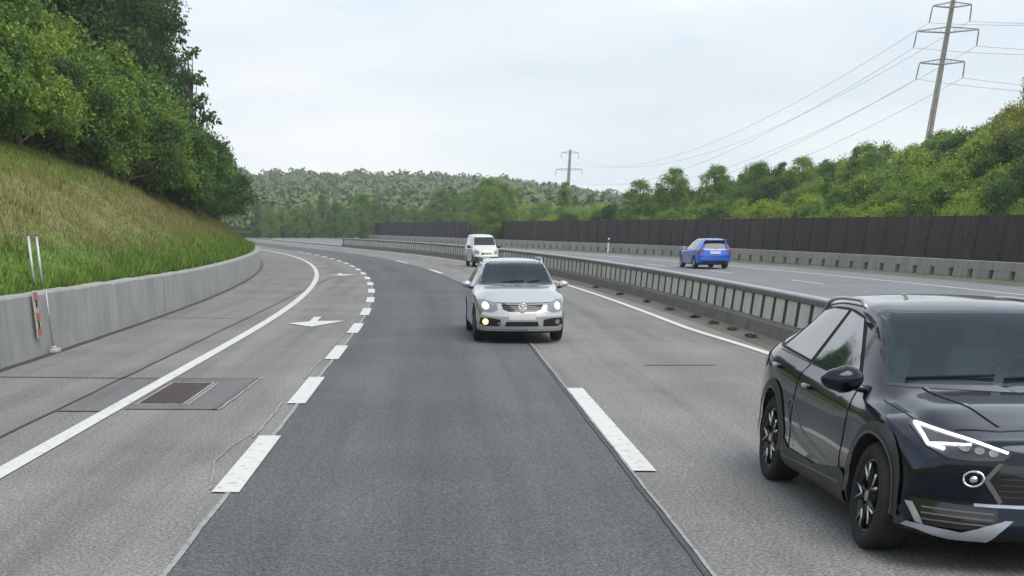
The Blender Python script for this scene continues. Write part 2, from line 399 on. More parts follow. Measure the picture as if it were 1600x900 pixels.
# drain grate let into the patch
gr = empty('drain_grate', (-3.50, 17.75, 0)); tag(gr, 'rusty steel drain grate let into the road beside the left edge line', 'drain grate')
bm = bmesh.new()
W, L = .60, 2.35
add_box(bm, (-W/2, 0, .010), (.035, L, .016)); add_box(bm, (W/2, 0, .010), (.035, L, .016))
for s in (-1, 1): add_box(bm, (0, s*(L/2+.03), .010), (W+.035, .06, .016))
from_bm('frame', bm, M['galv'], gr)
bm = bmesh.new(); add_box(bm, (0, 0, .0075), (W-.04, L-.01, .002)); from_bm('pit', bm, M['pit'], gr)
for s in (-1, 1):
    bm = bmesh.new()
    n = 13
    for i in range(n): add_box(bm, (-W/2+.04+(W-.08)*i/(n-1), s*L/4, .0165), (.022, L/2-.03, .014))
    for i in range(26): add_box(bm, (0, s*L/4+(L/2-.06)*(i/25-.5), .0150), (W-.06, .010, .010))
    from_bm('grid', bm, M['rust'], gr)
bm = bmesh.new(); add_box(bm, (0, 0, .0175), (W-.04, .045, .016), bevel=.003); add_box(bm, (.05, 0, .026), (.16, .07, .004)); from_bm('centre_bar', bm, M['rust'], gr)
bm = bmesh.new(); add_box(bm, (W/2+.05, 0, .0105), (.035, L+.02, .004)); from_bm('edge_strip', bm, M['line_worn'], gr)

# ------------------------------------------------------------------ swept solids along the bend
def sweep(name, prof, Ya, Yb, m, parent=None, step=2.0, cap=True, o0=0.0):
    """prof: closed loop of (offset, z)"""
    ys = list(np.arange(Ya, Yb-1e-6, step)) + [Yb]; n = len(prof); v = []; f = []
    for Y in ys: v += [P(o0+a, Y, z) for a, z in prof]
    for i in range(len(ys)-1):
        for k in range(n): f.append((i*n+k, i*n+(k+1) % n, (i+1)*n+(k+1) % n, (i+1)*n+k))
    if cap: f.append(tuple(range(n))[::-1]); f.append(tuple((len(ys)-1)*n+k for k in range(n)))
    o = from_py(name, v, f, m, parent)
    bm = bmesh.new(); bm.from_mesh(o.data); bmesh.ops.recalc_face_normals(bm, faces=bm.faces); bm.to_mesh(o.data); bm.free()
    return o
# left retaining wall
wall = empty('retaining_wall', P(-6.98, 0)); tag(wall, 'weathered grey concrete retaining wall under the left grass bank', 'wall')
def rebase(o): o.matrix_parent_inverse = o.parent.matrix_world.inverted() if False else Matrix.Translation(-o.parent.location)
Yp = -22.0; i = 0
while Yp < 190:
    L = 3.0
    top = float(pchip([-30, 20, 43, 200], [1.02, .98, .85, .80], Yp)[0])
    o = sweep('wall_panel', [(0, -.1), (.02, top-.03), (0, top), (-.28, top), (-.30, -.1)], Yp+.012, Yp+L-.012, M['wall'], wall, 1.5, o0=-6.98)
    rebase(o); Yp += L; i += 1
o = sweep('joint_backing', [(-.03, -.1), (-.03, .78), (-.25, .78), (-.25, -.1)], -22, 190, M['wall_dark'], wall, o0=-6.98); rebase(o)

# median barrier: concrete plinth, pale blocks between dark slots, steel cap beam
med = empty('median_barrier', P(MED, 0)); tag(med, 'low median barrier with pale concrete blocks between dark slots under a steel rail', 'barrier')
o = sweep('plinth', [(-.34, 0), (-.28, .22), (-.20, .27), (.20, .27), (.28, .22), (.34, 0)], -20, 150, M['plinth'], med, o0=MED); rebase(o)
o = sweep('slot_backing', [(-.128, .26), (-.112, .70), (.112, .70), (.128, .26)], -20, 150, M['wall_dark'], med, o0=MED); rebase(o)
pit = .96
prof = [(-.14, .262), (-.125, .70), (.125, .70), (.14, .262)]
for k in range(96):
    Yb = 19.0+k*pit; o = sweep('concrete_block', prof, Yb, Yb+pit*.72, M['block'], med, 5, o0=MED); rebase(o)
v = []; f = []
for k in list(range(-38, 0))+list(range(96, 136)):
    q = len(v)
    for Yq in (19+k*pit, 19+k*pit+pit*.72): v += [P(MED+a_, Yq, z_)-med.location for a_, z_ in prof]
    f += [(q, q+1, q+5, q+4), (q+1, q+2, q+6, q+5), (q+2, q+3, q+7, q+6), (q, q+3, q+2, q+1), (q+4, q+5, q+6, q+7)]
o = from_py('concrete_block_row', v, f, M['block'], med); o['kind'] = 'stuff'
o = sweep('cap_rail', [(-.15, .702), (-.165, .72), (-.165, .79), (-.15, .81), (.15, .81), (.165, .79), (.165, .72), (.15, .702)], -20, 150, M['steel_dark'], med, o0=MED); rebase(o)
o = sweep('top_strip', [(-.12, .812), (-.10, .825), (.10, .825), (.12, .812)], -20, 150, M['galv'], med, o0=MED); rebase(o)

# far barrier of the other carriageway
fb = empty('far_barrier', P(25.0, 0)); tag(fb, 'low pale concrete barrier with small dark openings in front of the dark noise wall', 'barrier')
o = sweep('upper_band', [(-.16, .34), (-.16, .66), (.16, .66), (.16, .34)], -10, 235, M['band'], fb, o0=25.0); rebase(o)
o = sweep('opening_backing', [(-.02, .0), (-.02, .35), (.1, .35), (.1, .0)], -10, 235, M['wall_dark'], fb, o0=25.0); rebase(o)
Yb = 50.0; k = 0
while Yb < 235 and k < 98:
    o = sweep('barrier_foot', [(-.17, 0), (-.155, .338), (.155, .338), (.17, 0)], Yb, Yb+1.45, M['band'], fb, 5, o0=25.0); rebase(o); Yb += 1.9; k += 1
# dark noise wall: panels between steel posts
nw = empty('noise_wall', P(26.6, 0)); tag(nw, 'tall dark brown wooden noise wall along the far carriageway', 'noise wall')
Yb = 20.0; k = 0
while Yb < 250:
    L = 2.5
    bm = bmesh.new(); n = 10
    for j in range(n):
        a = P(26.6, Yb+.08+(L-.16)*(j+.5)/n); t = math.atan2(-(tang(Yb+L/2)), 1)
        add_box(bm, (a.x-nw.location.x, a.y-nw.location.y, 1.22), (.05+.02*(j % 2), (L-.16)/n*.94, 2.40), Matrix.Rotation(t, 3, 'Z'))
    a = P(26.6, Yb+L/2)
    for z in (.35, 1.2, 2.1): add_box(bm, (a.x+.06-nw.location.x, a.y, z), (.05, L-.1, .1), Matrix.Rotation(t, 3, 'Z'))
    from_bm('wall_panel', bm, M['wood'], nw)
    p = P(26.6, Yb); bm = bmesh.new(); add_box(bm, (p.x-nw.location.x, p.y, 1.24), (.14, .12, 2.5)); from_bm('post', bm, M['wood'], nw)
    Yb += L; k += 1
# ------------------------------------------------------------------ vehicles
M['glass'] = mat('tinted_glass', (.012, .018, .022), .04, spec=.9, coat=.4)
M['glass_clear'] = mat('windscreen_glass', (.030, .048, .056), .05, spec=.9, coat=.5)
M['glass'].node_tree.nodes['Principled BSDF'].inputs['IOR'].default_value = 2.5
n_ = NT(M['glass_clear']); n_.b.inputs['Base Color'].default_value = (.02, .045, .07, 1); n_.b.inputs['IOR'].default_value = 1.65
tr_ = n_.n.new('ShaderNodeBsdfTransparent'); tr_.inputs[0].default_value = (.62, .76, .78, 1); ms_ = n_.n.new('ShaderNodeMixShader'); ms_.inputs[0].default_value = .66
n_.l.new(n_.b.outputs[0], ms_.inputs[1]); n_.l.new(tr_.outputs[0], ms_.inputs[2]); n_.l.new(ms_.outputs[0], n_.n['Material Output'].inputs[0])
M['glass_dark'] = mat('dark_glass', (.010, .014, .018), .05, spec=.6)
M['trim_black'] = mat('window_trim', (.006, .006, .007), .5, spec=.15)
M['plastic'] = mat('black_plastic', (.018, .019, .021), .55)
M['gloss_black'] = mat('gloss_black', (.008, .008, .010), .12, coat=.5)
M['rubber'] = mat('tyre_rubber', (.020, .020, .022), .85)
M['chrome'] = mat('chrome', (.75, .76, .78), .12, 1.0)
M['alloy'] = mat('alloy_silver', (.45, .46, .48), .32, .9)
M['alloy_dark'] = mat('alloy_dark', (.02, .02, .023), .3, .6, coat=.4)
M['machined'] = mat('machined_alloy', (.62, .62, .64), .25, 1.0)
M['under'] = mat('underbody', (.008, .008, .009), .9)
M['lamp_glass'] = mat('lamp_lens', (.22, .23, .25), .38, .2)
M['lamp_dark'] = mat('lamp_housing', (.03, .032, .036), .1, .3, coat=1)
M['lamp_on'] = mat('lit_lamp', (1, 1, 1), .3, emis=(1, .90, .74), est=1.7)
M['fog_on'] = mat('lit_fog_lamp', (1, .8, .5), .3, emis=(1, .62, .28), est=1.1)
M['led'] = mat('led_strip', (1, 1, 1), .3, emis=(.97, .95, 1.0), est=1.6)
M['red_lamp'] = mat('tail_lamp', (.22, .012, .012), .12, coat=1)
M['plate'] = mat('number_plate', (.62, .60, .60), .5)
M['interior'] = mat('interior_cloth', (.34, .38, .33), .8)
def paint(name, col, metal=.35, rough=.32):
    m = mat(name, col, rough, metal, coat=1.0); m.node_tree.nodes['Principled BSDF'].inputs['Coat IOR'].default_value = 1.6; return m
M['paint_black'] = paint('black_paint', (.007, .013, .027), .8, .24)
for k_, v_ in (('Coat IOR', 1.42), ('Coat Weight', .9)): M['paint_black'].node_tree.nodes['Principled BSDF'].inputs[k_].default_value = v_

M['paint_black'].node_tree.nodes['Principled BSDF'].inputs['Specular IOR Level'].default_value = .2
M['paint_silver'] = paint('silver_paint', (.53, .54, .57), .7, .30)
M['paint_blue'] = paint('blue_paint', (.012, .11, .60), .3, .35)
M['paint_white'] = paint('white_paint', (.70, .71, .69), .0, .4)
M['blade'] = mat('satin_silver_trim', (.50, .54, .62), .3, .7)
M['cladding'] = mat('grey_cladding', (.035, .037, .040), .5)
M['cladding_line'] = mat('cladding_highlight', (.13, .13, .14), .4, .3)

def catmull(pts, sub):
    pts = np.array(pts); n = len(pts); out = []
    ext = np.vstack([[-pts[1][0], pts[1][1]], pts, [-pts[-2][0], pts[-2][1]]])
    for i in range(n-1):
        p0, p1, p2, p3 = ext[i], ext[i+1], ext[i+2], ext[i+3]
        def tj(ti, a, b): return ti+max(1e-4, np.linalg.norm(b-a))**.5
        t0 = 0; t1 = tj(t0, p0, p1); t2 = tj(t1, p1, p2); t3 = tj(t2, p2, p3)
        for t in np.linspace(t1, t2, sub, endpoint=False):
            A1 = (t1-t)/(t1-t0)*p0+(t-t0)/(t1-t0)*p1; A2 = (t2-t)/(t2-t1)*p1+(t-t1)/(t2-t1)*p2; A3 = (t3-t)/(t3-t2)*p2+(t-t2)/(t3-t2)*p3
            B1 = (t2-t)/(t2-t0)*A1+(t-t0)/(t2-t0)*A2; B2 = (t3-t)/(t3-t1)*A2+(t-t1)/(t3-t1)*A3
            out.append((t2-t)/(t2-t1)*B1+(t-t1)/(t2-t1)*B2)
    out.append(pts[-1]); return out

class Car:
    def __init__(s, name, label, cat, spec, loc, rz, paint_m, scale=(1,1,1)):
        s.sp = spec; s.root = empty(name, loc, rz); s.root.scale = scale
        tag(s.root, label, cat); s.paint = paint_m; s.make_body()
    def val(s, k, y): a = s.sp[k]; return pchip([p[0] for p in a], [p[1] for p in a], y)
    def warp(s, x, y, z):
        sp = s.sp; yf, yr = sp['yf'], sp['yr']
        ax = min(1.15, abs(x)/sp['W'])
        g = max(0, 1-(y-yf)/sp.get('fr', 1.0)); g = g*g*(3-2*g) if g < 1 else 1
        h = max(0, 1-(yr-y)/sp.get('rr', 1.1)); h = h*h*(3-2*h) if h < 1 else 1
        lf = float(np.interp(z, [a for a, b in sp['lf']], [b for a, b in sp['lf']]))
        lr = float(np.interp(z, [a for a, b in sp['lr']], [b for a, b in sp['lr']]))
        return y + g*(sp['bf']*ax**sp.get('pf', 2.6)+lf) - h*(sp['br']*ax**3+lr)
    def make_body(s):
        sp = s.sp; yf, yr = sp['yf'], sp['yr']; sub = 5
        ys = np.concatenate([np.linspace(yf, yf+.3, 12, endpoint=False), np.linspace(yf+.3, yr-.3, 110, endpoint=False), np.linspace(yr-.3, yr, 14)])
        K = {k: s.val(k, ys) for k in ('ztop', 'dz', 'zbelt', 'wedge', 'wbelt', 'wside', 'zbot')}
        secs = []
        for i, y in enumerate(ys):
            zt, dz, zb, we, wb, ws, z0 = (K[k][i] for k in ('ztop', 'dz', 'zbelt', 'wedge', 'wbelt', 'wside', 'zbot'))
            ze = zt-dz; lerp = lambda t: (wb+(we-wb)*t, zb+(ze-zb)*t)
            zm = z0+.46*(zb-z0)
            pts = [(0, z0), (.78*ws, z0), (.94*ws, z0+.02), (.985*ws, z0+.10), (ws-.012, zm-.10), (ws, zm), (ws-.004, zb-.20), ((ws+wb)/2+.012, zb-.07), (wb, zb),
                   lerp(.10), lerp(.5), lerp(.90), (we, ze), (we*.88, ze+.60*dz), (we*.5, zt-.10*dz), (0, zt)]
            secs.append(catmull(pts, sub))
        n = len(secs[0])
        def ring(sec, y, k=1.0, zc=.5, dy=0.0):
            half = [(p[0]*k, zc+(p[1]-zc)*k) for p in sec]
            full = half + [(-x, z) for x, z in half[-2:0:-1]]
            return [(x, s.warp(x, y, z)+dy, z) for x, z in full]
        rings = []
        def cap(sec, y, sgn):
            zc = (sec[0][1]+sec[-1][1])/2; out = []
            for k in (.992, .975, .95, .90, .82, .7, .55, .4, .25, .12):
                r_ = .055; out.append(ring(sec, y, k, zc, sgn*r_*math.sqrt(max(0, 1-k**14))))
            return out, (0, zc, sgn*.055)
        cf, (cx_, cz, cd) = cap(secs[0], ys[0], -1)
        rings += cf[::-1]
        for i, y in enumerate(ys): rings.append(ring(secs[i], y))
        cb, (bx_, bz, bd) = cap(secs[-1], ys[-1], 1); rings += cb
        m = len(rings[0]); v = [p for r_ in rings for p in r_]; f = []
        for i in range(len(rings)-1):
            for k in range(m): f.append((i*m+k, i*m+(k+1) % m, (i+1)*m+(k+1) % m, (i+1)*m+k))
        a = len(v); v.append((0, s.warp(0, ys[0], cz)+cd, cz)); b = len(v); v.append((0, s.warp(0, ys[-1], bz)+bd, bz))
        for k in range(m):
            f.append((a, (k+1) % m, k)); L = (len(rings)-1)*m; f.append((b, L+k, L+(k+1) % m))
        me = bpy.data.meshes.new('body'); me.from_pydata([tuple(map(float, p)) for p in v], [], f); me.update()
        bm = bmesh.new(); bm.from_mesh(me); bmesh.ops.recalc_face_normals(bm, faces=bm.faces); bm.to_mesh(me)
        s.bvh = BVHTree.FromBMesh(bm); bm.free()
        o = link('body', me, [s.paint, M['under']], s.root, True); s.body = o
        # wheel arches
        rw, wx = sp['r']+sp.get('gap', .045), sp['W']-.30
        bmc = bmesh.new()
        for ya in (0, sp['wb']):
            for sg in (-1, 1):
                g = bmesh.ops.create_cone(bmc, cap_ends=True, segments=56, radius1=rw, radius2=rw, depth=.8)['verts']
                bmesh.ops.transform(bmc, matrix=Matrix.Translation((sg*(wx+.4), ya, sp['r']+.01)) @ Matrix.Rotation(math.pi/2, 4, 'Y'), verts=g)
        cm = bpy.data.meshes.new('cut'); bmc.to_mesh(cm); bmc.free(); co = bpy.data.objects.new('cut', cm); COL.objects.link(co); cm.materials.append(M['under'])
        root_m = s.root.matrix_world.copy(); o.parent = None
        md = o.modifiers.new('b', 'BOOLEAN'); md.operation = 'DIFFERENCE'; md.object = co; md.solver = 'EXACT'
        bpy.context.view_layer.update(); dg = bpy.context.evaluated_depsgraph_get()
        nm = bpy.data.meshes.new_from_object(o.evaluated_get(dg)); o.modifiers.clear(); o.data = nm; nm.name = 'body'
        o.parent = s.root; bpy.data.objects.remove(co)
        if len(nm.materials) < 2: nm.materials.clear(); nm.materials.append(s.paint); nm.materials.append(M['under'])
        for p in nm.polygons:
            c = p.center; hit = 0
            for ya in (0, sp['wb']):
                d = math.hypot(c.y-ya, c.z-sp['r']-.01)
                if abs(c.x) > wx-.01 and d < rw+.002: hit = 1
            if c.z < sp['zbot'][0][1]+.05 and p.normal.z < -.5: hit = 1
            p.material_index = hit; p.use_smooth = hit == 0
    def cabin(s, pts, ys):
        """opens the shell behind the windscreen and puts dashboard, wheel and seats inside"""
        def inside(x, z):
            x *= 1.05; z = 1.22+(z-1.22)*1.08; r_ = False; n = len(pts)
            for i in range(n):
                (x1, z1), (x2, z2) = pts[i], pts[(i+1) % n]
                if (z1 > z) != (z2 > z) and x < (x2-x1)*(z-z1)/(z2-z1)+x1: r_ = not r_
            return r_
        for o in [s.body]+[q for q in s.root.children if q.name.startswith('windscreen_seal')]:
            bm = bmesh.new(); bm.from_mesh(o.data)
            kill = [f for f in bm.faces if inside(f.calc_center_median().x, f.calc_center_median().z) and f.calc_center_median().y < 1.7 and f.normal.y < .2]
            bmesh.ops.delete(bm, geom=kill, context='FACES'); bm.to_mesh(o.data); bm.free()
        bm = bmesh.new(); add_box(bm, (0, .98, .90), (1.38, .62, .20), None, .06); add_box(bm, (0, 1.9, .28), (1.5, 2.2, .06)); from_bm('dashboard', bm, M['plastic'], s.root, True)
        for q in (-1, 1):
            bm = bmesh.new(); add_box(bm, (q*.36, ys+.42, .88), (.46, .16, .58), Matrix.Rotation(-.22, 3, 'X'), .06); add_box(bm, (q*.36, ys+.16, .56), (.48, .52, .16), None, .05)
            seat = from_bm('seat', bm, M['interior'], s.root, True)
            bm = bmesh.new(); add_box(bm, (q*.36, ys+.53, 1.24), (.26, .10, .17), Matrix.Rotation(-.15, 3, 'X'), .04); from_bm('headrest', bm, M['interior'], seat, True)
        bm = bmesh.new(); add_box(bm, (0, ys+1.35, .90), (1.2, .16, .62), Matrix.Rotation(-.22, 3, 'X'), .06)
        from_bm('rear_seat', bm, M['interior'], s.root, True)
        bm = bmesh.new(); add_tube(bm, [Vector((.36+.18*math.cos(a), 1.22+.06*math.sin(a), .98+.165*math.sin(a))) for a in np.linspace(0, 2*math.pi, 25)], .014, 6, False)
        add_box(bm, (.36, 1.22, .97), (.30, .03, .05), None, .01); from_bm('steering_wheel', bm, M['under'], s.root, True)
        bm = bmesh.new(); h = s.ray('T', 0, 1.52)[0]; add_box(bm, (0, h.y, h.z-.10), (.22, .03, .06), None, .01); from_bm('rear_view_mirror', bm, M['under'], s.root, True)
    def ray(s, view, a, b):
        if view == 'L': o, d = Vector((-5, a, b)), Vector((1, 0, 0))      # side at -X
        elif view == 'R': o, d = Vector((5, a, b)), Vector((-1, 0, 0))
        elif view == 'F': o, d = Vector((a, -9, b)), Vector((0, 1, 0))
        elif view == 'B': o, d = Vector((a, 12, b)), Vector((0, -1, 0))
        elif view == 'T': o, d = Vector((a, b, 5)), Vector((0, 0, -1))
        elif view == 'FL': o, d = Vector((-6, -6, 0)), Vector((1, 1, 0)).normalized()
        h = s.bvh.ray_cast(o, d); return h
    def panel(s, name, view, pts, m, off=.004, step=.04, parent=None, smooth_pts=0, thick=.0, shade=True):
        pts = [Vector(p) for p in pts]
        for _ in range(smooth_pts):
            q = []
            for i in range(len(pts)):
                a, b = pts[i], pts[(i+1) % len(pts)]; q += [a.lerp(b, .2), a.lerp(b, .8)]
            pts = q
        bm = bmesh.new(); bm.faces.new([bm.verts.new((p.x, p.y, 0)) for p in pts]); bm.normal_update()
        x0, x1 = min(p.x for p in pts), max(p.x for p in pts); y0, y1 = min(p.y for p in pts), max(p.y for p in pts)
        bmesh.ops.triangulate(bm, faces=bm.faces[:]); bmesh.ops.join_triangles(bm, faces=bm.faces[:], angle_face_threshold=3, angle_shape_threshold=3) if 0 else None
        for ax, a, b in ((0, x0, x1), (1, y0, y1)):
            k = max(1, int((b-a)/step))
            for i in range(1, k):
                c = a+(b-a)*i/k; co = [0, 0, 0]; no = [0, 0, 0]; co[ax] = c; no[ax] = 1
                bmesh.ops.bisect_plane(bm, geom=bm.verts[:]+bm.edges[:]+bm.faces[:], plane_co=co, plane_no=no)
        miss = []
        for v in bm.verts:
            loc, nor, idx, dist = s.ray(view, v.co.x, v.co.y)
            if loc is None: miss.append(v); continue
            v.co = loc+nor*off
        if miss: bmesh.ops.delete(bm, geom=miss, context='VERTS')
        bmesh.ops.recalc_face_normals(bm, faces=bm.faces)
        if bm.faces:
            tot = Vector()
            for fc in bm.faces: tot += fc.normal*fc.calc_area()
            d = {'L': Vector((-1,0,0)), 'R': Vector((1,0,0)), 'F': Vector((0,-1,0)), 'B': Vector((0,1,0)), 'T': Vector((0,0,1)), 'FL': Vector((-1,-1,0))}[view]
            if tot.dot(d) < 0: bmesh.ops.reverse_faces(bm, faces=bm.faces[:])
        return from_bm(name, bm, m, parent or s.root, shade)
    def both(s, name, pts, m, off=.004, step=.04, parent=None, sp=0):
        return [s.panel(name, v, pts, m, off, step, parent, sp) for v in ('L', 'R')]
    def mir(s, name, view, pts, m, off=.004, step=.04, parent=None, sp=0):
        return [s.panel(name, view, p, m, off, step, parent, sp) for p in (pts, [(-a, b) for a, b in pts])]
    def sbox(s, name, view, a, b, size, m, out=.0, bevel=.006, parent=None, rot=None):
        loc, nor, i, d = s.ray(view, a, b); bm = bmesh.new(); add_box(bm, loc+nor*out, size, rot, bevel); return from_bm(name, bm, m, parent or s.root, True)
    def wheels(s, style, parts=True):
        sp = s.sp; r, w = sp['r'], sp.get('tw', .23)
        for ya in (0, sp['wb']):
            for sg in (-1, 1):
                hub = bmesh.new(); add_lathe(hub, [(-.05, .0), (-.05, r*.62), (.02, r*.62), (.02, 0)], seg=32)
                o = from_bm('wheel', hub, M['under'], s.root, False); o.location = (sg*(sp['W']-.015-w/2), ya, r)
                if sg > 0: o.rotation_euler = (0, 0, math.pi)
                if ya == 0: o.rotation_euler.z += sp.get('steer', 0)
                h = w/2; ri = r*.69
                prof = [(-h*.80, ri), (-h*.97, ri+.02), (-h*1.0, r*.83), (-h*.93, r*.94), (-h*.78, r*.985), (-h*.6, r), (h*.6, r), (h*.78, r*.985), (h*.93, r*.94), (h, r*.83), (h*.97, ri+.02), (h*.8, ri)]
                b = bmesh.new(); add_lathe(b, prof, seg=64)
                for gk in (-.35, 0, .35):
                    pass
                t = from_bm('tyre', b, M['rubber'], o, True)
                b = bmesh.new()
                add_lathe(b, [(-h*.80, ri+.003), (-h*.84, ri-.006), (-h*.78, ri-.022), (-h*.2, ri-.035), (h*.7, ri-.02)], seg=64)
                if style == 'ten':
                    for k in range(5):
                        for dd in (-.16, .16):
                            a = 2*math.pi*k/5; a2 = a+dd*1.45
                            p0 = Vector((-h*.66, math.cos(a+dd*.6)*.055, math.sin(a+dd*.6)*.055)); p1 = Vector((-h*.72, math.cos(a2)*(ri-.015), math.sin(a2)*(ri-.015)))
                            add_tube(b, [p0, p0.lerp(p1, .5)+Vector((-.012, 0, 0)), p1], [.017, .014, .012], 6)
                    add_lathe(b, [(-h*.60, .08), (-h*.76, .07), (-h*.80, .03), (-h*.80, 0)], seg=24)
                    from_bm('rim', b, M['alloy_dark'], o, True)
                    b = bmesh.new()
                    for k in range(5):
                        a = 2*math.pi*k/5
                        for dd in (-.235, .235):
                            a2 = a+dd
                            p0 = Vector((-h*.90, math.cos(a)*.10, math.sin(a)*.10)); p1 = Vector((-h*.90, math.cos(a2)*(ri-.03), math.sin(a2)*(ri-.03)))
                            p0 = p0*1.0; add_tube(b, [p0, p1], [.007, .012], 5)
                    add_lathe(b, [(-h*.92, .036), (-h*.95, .030), (-h*.95, 0)], seg=20)
                    from_bm('spoke_face', b, M['machined'], o, True)
                else:
                    for k in range(sp.get('spokes', 7)):
                        a = 2*math.pi*k/sp.get('spokes', 7)
                        p0 = Vector((-h*.66, math.cos(a)*.04, math.sin(a)*.04)); p1 = Vector((-h*.74, math.cos(a)*(ri-.012), math.sin(a)*(ri-.012)))
                        add_tube(b, [p0, p1], [.026, .018], 6)
                    add_lathe(b, [(-h*.62, .075), (-h*.78, .06), (-h*.80, 0)], seg=24)
                    from_bm('rim', b, M['alloy'], o, True)
    def mirror(s, y, z, m, big=1.0):
        for sg in (-1, 1):
            loc, nor, i, d = s.ray('L' if sg < 0 else 'R', y, z-.05); x = loc.x
            bm = bmesh.new(); g = bmesh.ops.create_uvsphere(bm, u_segments=20, v_segments=12, radius=1)['verts']
            for v in g:
                v.co = Vector((v.co.x*.125*big, v.co.y*.085*big*(1.0 if v.co.y < 0 else .35), v.co.z*.085*big))
                v.co.z += -abs(v.co.x)*.0
                if v.co.x*sg > 0: v.co.z *= .85
            bmesh.ops.transform(bm, matrix=Matrix.Translation((x+sg*.16*big, y, z+.03)), verts=g)
            o = from_bm('wing_mirror', bm, m, s.root, True)
            bm = bmesh.new(); add_tube(bm, [(x-sg*.02, y+.02, z-.045), (x+sg*.10, y+.01, z-.02)], [.03, .022], 8); from_bm('mirror_arm', bm, M['gloss_black'], o, True)
            bm = bmesh.new(); g = bmesh.ops.create_circle(bm, cap_ends=True, segments=20, radius=1)['verts']
            bmesh.ops.transform(bm, matrix=Matrix.Translation((x+sg*.16*big, y+.031*big, z+.03)) @ Matrix.Rotation(math.pi/2, 4, 'X') @ Matrix.Diagonal((.105*big, .065*big, 1, 1)), verts=g)
            from_bm('mirror_glass', bm, M['chrome'], o)
    def rails(s, y0, y1, x, m, lift=.05, rad=.016):
        for sg in (-1, 1):
            pts = []
            for i in range(11):
                t = i/10; y = y0+(y1-y0)*t; loc, nor, k, d = s.ray('T', sg*x, y)
                l = lift*min(1, math.sin(math.pi*min(max(t, 0.0), 1))*3.2); pts.append(loc+Vector((0, 0, l-.004)))
            bm = bmesh.new(); add_tube(bm, pts, rad, 8); from_bm('roof_rail', bm, m, s.root, True)

# ---- silver estate car
SILVER = dict(yf=-.90, yr=3.86, wb=2.71, W=.91, r=.325, tw=.215, bf=.30, br=.14, fr=1.0, rr=1.0, steer=0.0,
    lf=[(.15, .10), (.24, .02), (.36, .0), (.50, .0), (.60, .03), (.74, .10), (.85, .16)], lr=[(.2, .1), (.4, 0), (.75, .02), (.95, .06), (1.45, .36)],
    ztop=[(-.90, .74), (-.6, .82), (-.2, .90), (.2, .965), (.52, 1.01), (.62, 1.04), (1.42, 1.415), (1.75, 1.465), (2.4, 1.475), (3.2, 1.45), (3.86, 1.38)],
    dz=[(-.90, .07), (0, .07), (.55, .07), (.9, .06), (1.5, .085), (2.5, .10), (3.86, .09)],
    zbelt=[(-.90, .60), (-.6, .72), (-.2, .80), (.3, .86), (.9, .91), (2.5, .95), (3.5, .97), (3.86, .95)],
    wedge=[(-.90, .66), (-.5, .72), (0, .76), (.45, .775), (.7, .755), (1.4, .655), (1.8, .64), (3.0, .63), (3.86, .60)],
    wbelt=[(-.90, .76), (-.6, .82), (-.2, .86), (.5, .885), (1.5, .89), (3.0, .875), (3.86, .80)],
    wside=[(-.90, .83), (-.5, .875), (0, .905), (1.3, .91), (2.7, .91), (3.4, .88), (3.86, .84)],
    zbot=[(-.90, .20), (-.5, .17), (3.3, .17), (3.86, .25)])
sx, sy, srot = .70, 26.7, -.038
pos = (sx+.905, sy, 0.014)
c = Car('estate_car', 'silver estate car with lit headlights driving on the dark lane', 'car', SILVER, pos, -srot*-1 if False else .03, M['paint_silver'], (.975, 1, .95))
c.panel('windscreen', 'F', [(-.74, 1.03), (-.70, 1.16), (-.64, 1.385), (-.56, 1.41), (.56, 1.41), (.64, 1.385), (.70, 1.16), (.74, 1.03), (0, 1.015)], M['glass_clear'], .005, .05)
c.panel('windscreen_seal', 'F', [(-.765, 1.01), (-.66, 1.40), (-.57, 1.428), (.57, 1.428), (.66, 1.40), (.765, 1.01), (0, .99)], M['gloss_black'], .0025, .05)
c.cabin([(-.74, 1.03), (-.70, 1.16), (-.64, 1.385), (-.56, 1.41), (.56, 1.41), (.64, 1.385), (.70, 1.16), (.74, 1.03), (0, 1.015)], 1.6)
c.both('side_window', [(.92, .96), (1.25, 1.13), (1.62, 1.345), (2.0, 1.37), (2.02, .98)], M['glass'], .005)
c.both('side_window', [(2.10, .985), (2.10, 1.37), (2.6, 1.37), (2.80, 1.345), (2.86, 1.0)], M['glass'], .005)
c.both('side_window', [(2.93, 1.01), (2.90, 1.335), (3.25, 1.32), (3.45, 1.25), (3.52, 1.04)], M['glass'], .005)
c.both('window_trim', [(.84, .935), (1.25, 1.165), (1.60, 1.375), (2.0, 1.395), (2.8, 1.385), (3.3, 1.345), (3.5, 1.27), (3.58, 1.01)], M['gloss_black'], .0025)
c.both('door_gap', [(.80, .30), (.80, .90), (.83, .90), (.83, .30)], M['under'], .002)
c.both('door_gap', [(2.05, .30), (2.05, .93), (2.07, .93), (2.07, .30)], M['under'], .002)
c.panel('bonnet_gap', 'F', [(-.70, .755), (-.72, .80), (-.715, .80), (-.69, .765), (-.5, .742), (0, .738), (.5, .742), (.69, .765), (.715, .80), (.72, .80), (.70, .755), (.5, .732), (0, .728), (-.5, .732)], M['under'], .003, .05)
c.panel('grille', 'F', [(-.44, .735), (.44, .735), (.36, .62), (.27, .585), (-.27, .585), (-.36, .62)], M['gloss_black'], .006, .04)
for z in (.625, .66, .695): c.panel('grille_slat', 'F', [(-.39, z), (-.39, z+.012), (.39, z+.012), (.39, z)], M['cladding'], .012, .05)
hl = c.mir('headlight', 'F', [(-.50, .735), (-.73, .775), (-.83, .78), (-.845, .68), (-.80, .585), (-.60, .565), (-.48, .61)], M['lamp_glass'], .006, .03)
for k, o in enumerate(hl):
    sg = -1 if k == 0 else 1; c.panel('lit_bulb', 'F', [(sg*.70+.060*math.cos(a), .672+.056*math.sin(a)) for a in np.linspace(0, 2*math.pi, 16, endpoint=False)], M['lamp_on'], .016, .03, o)
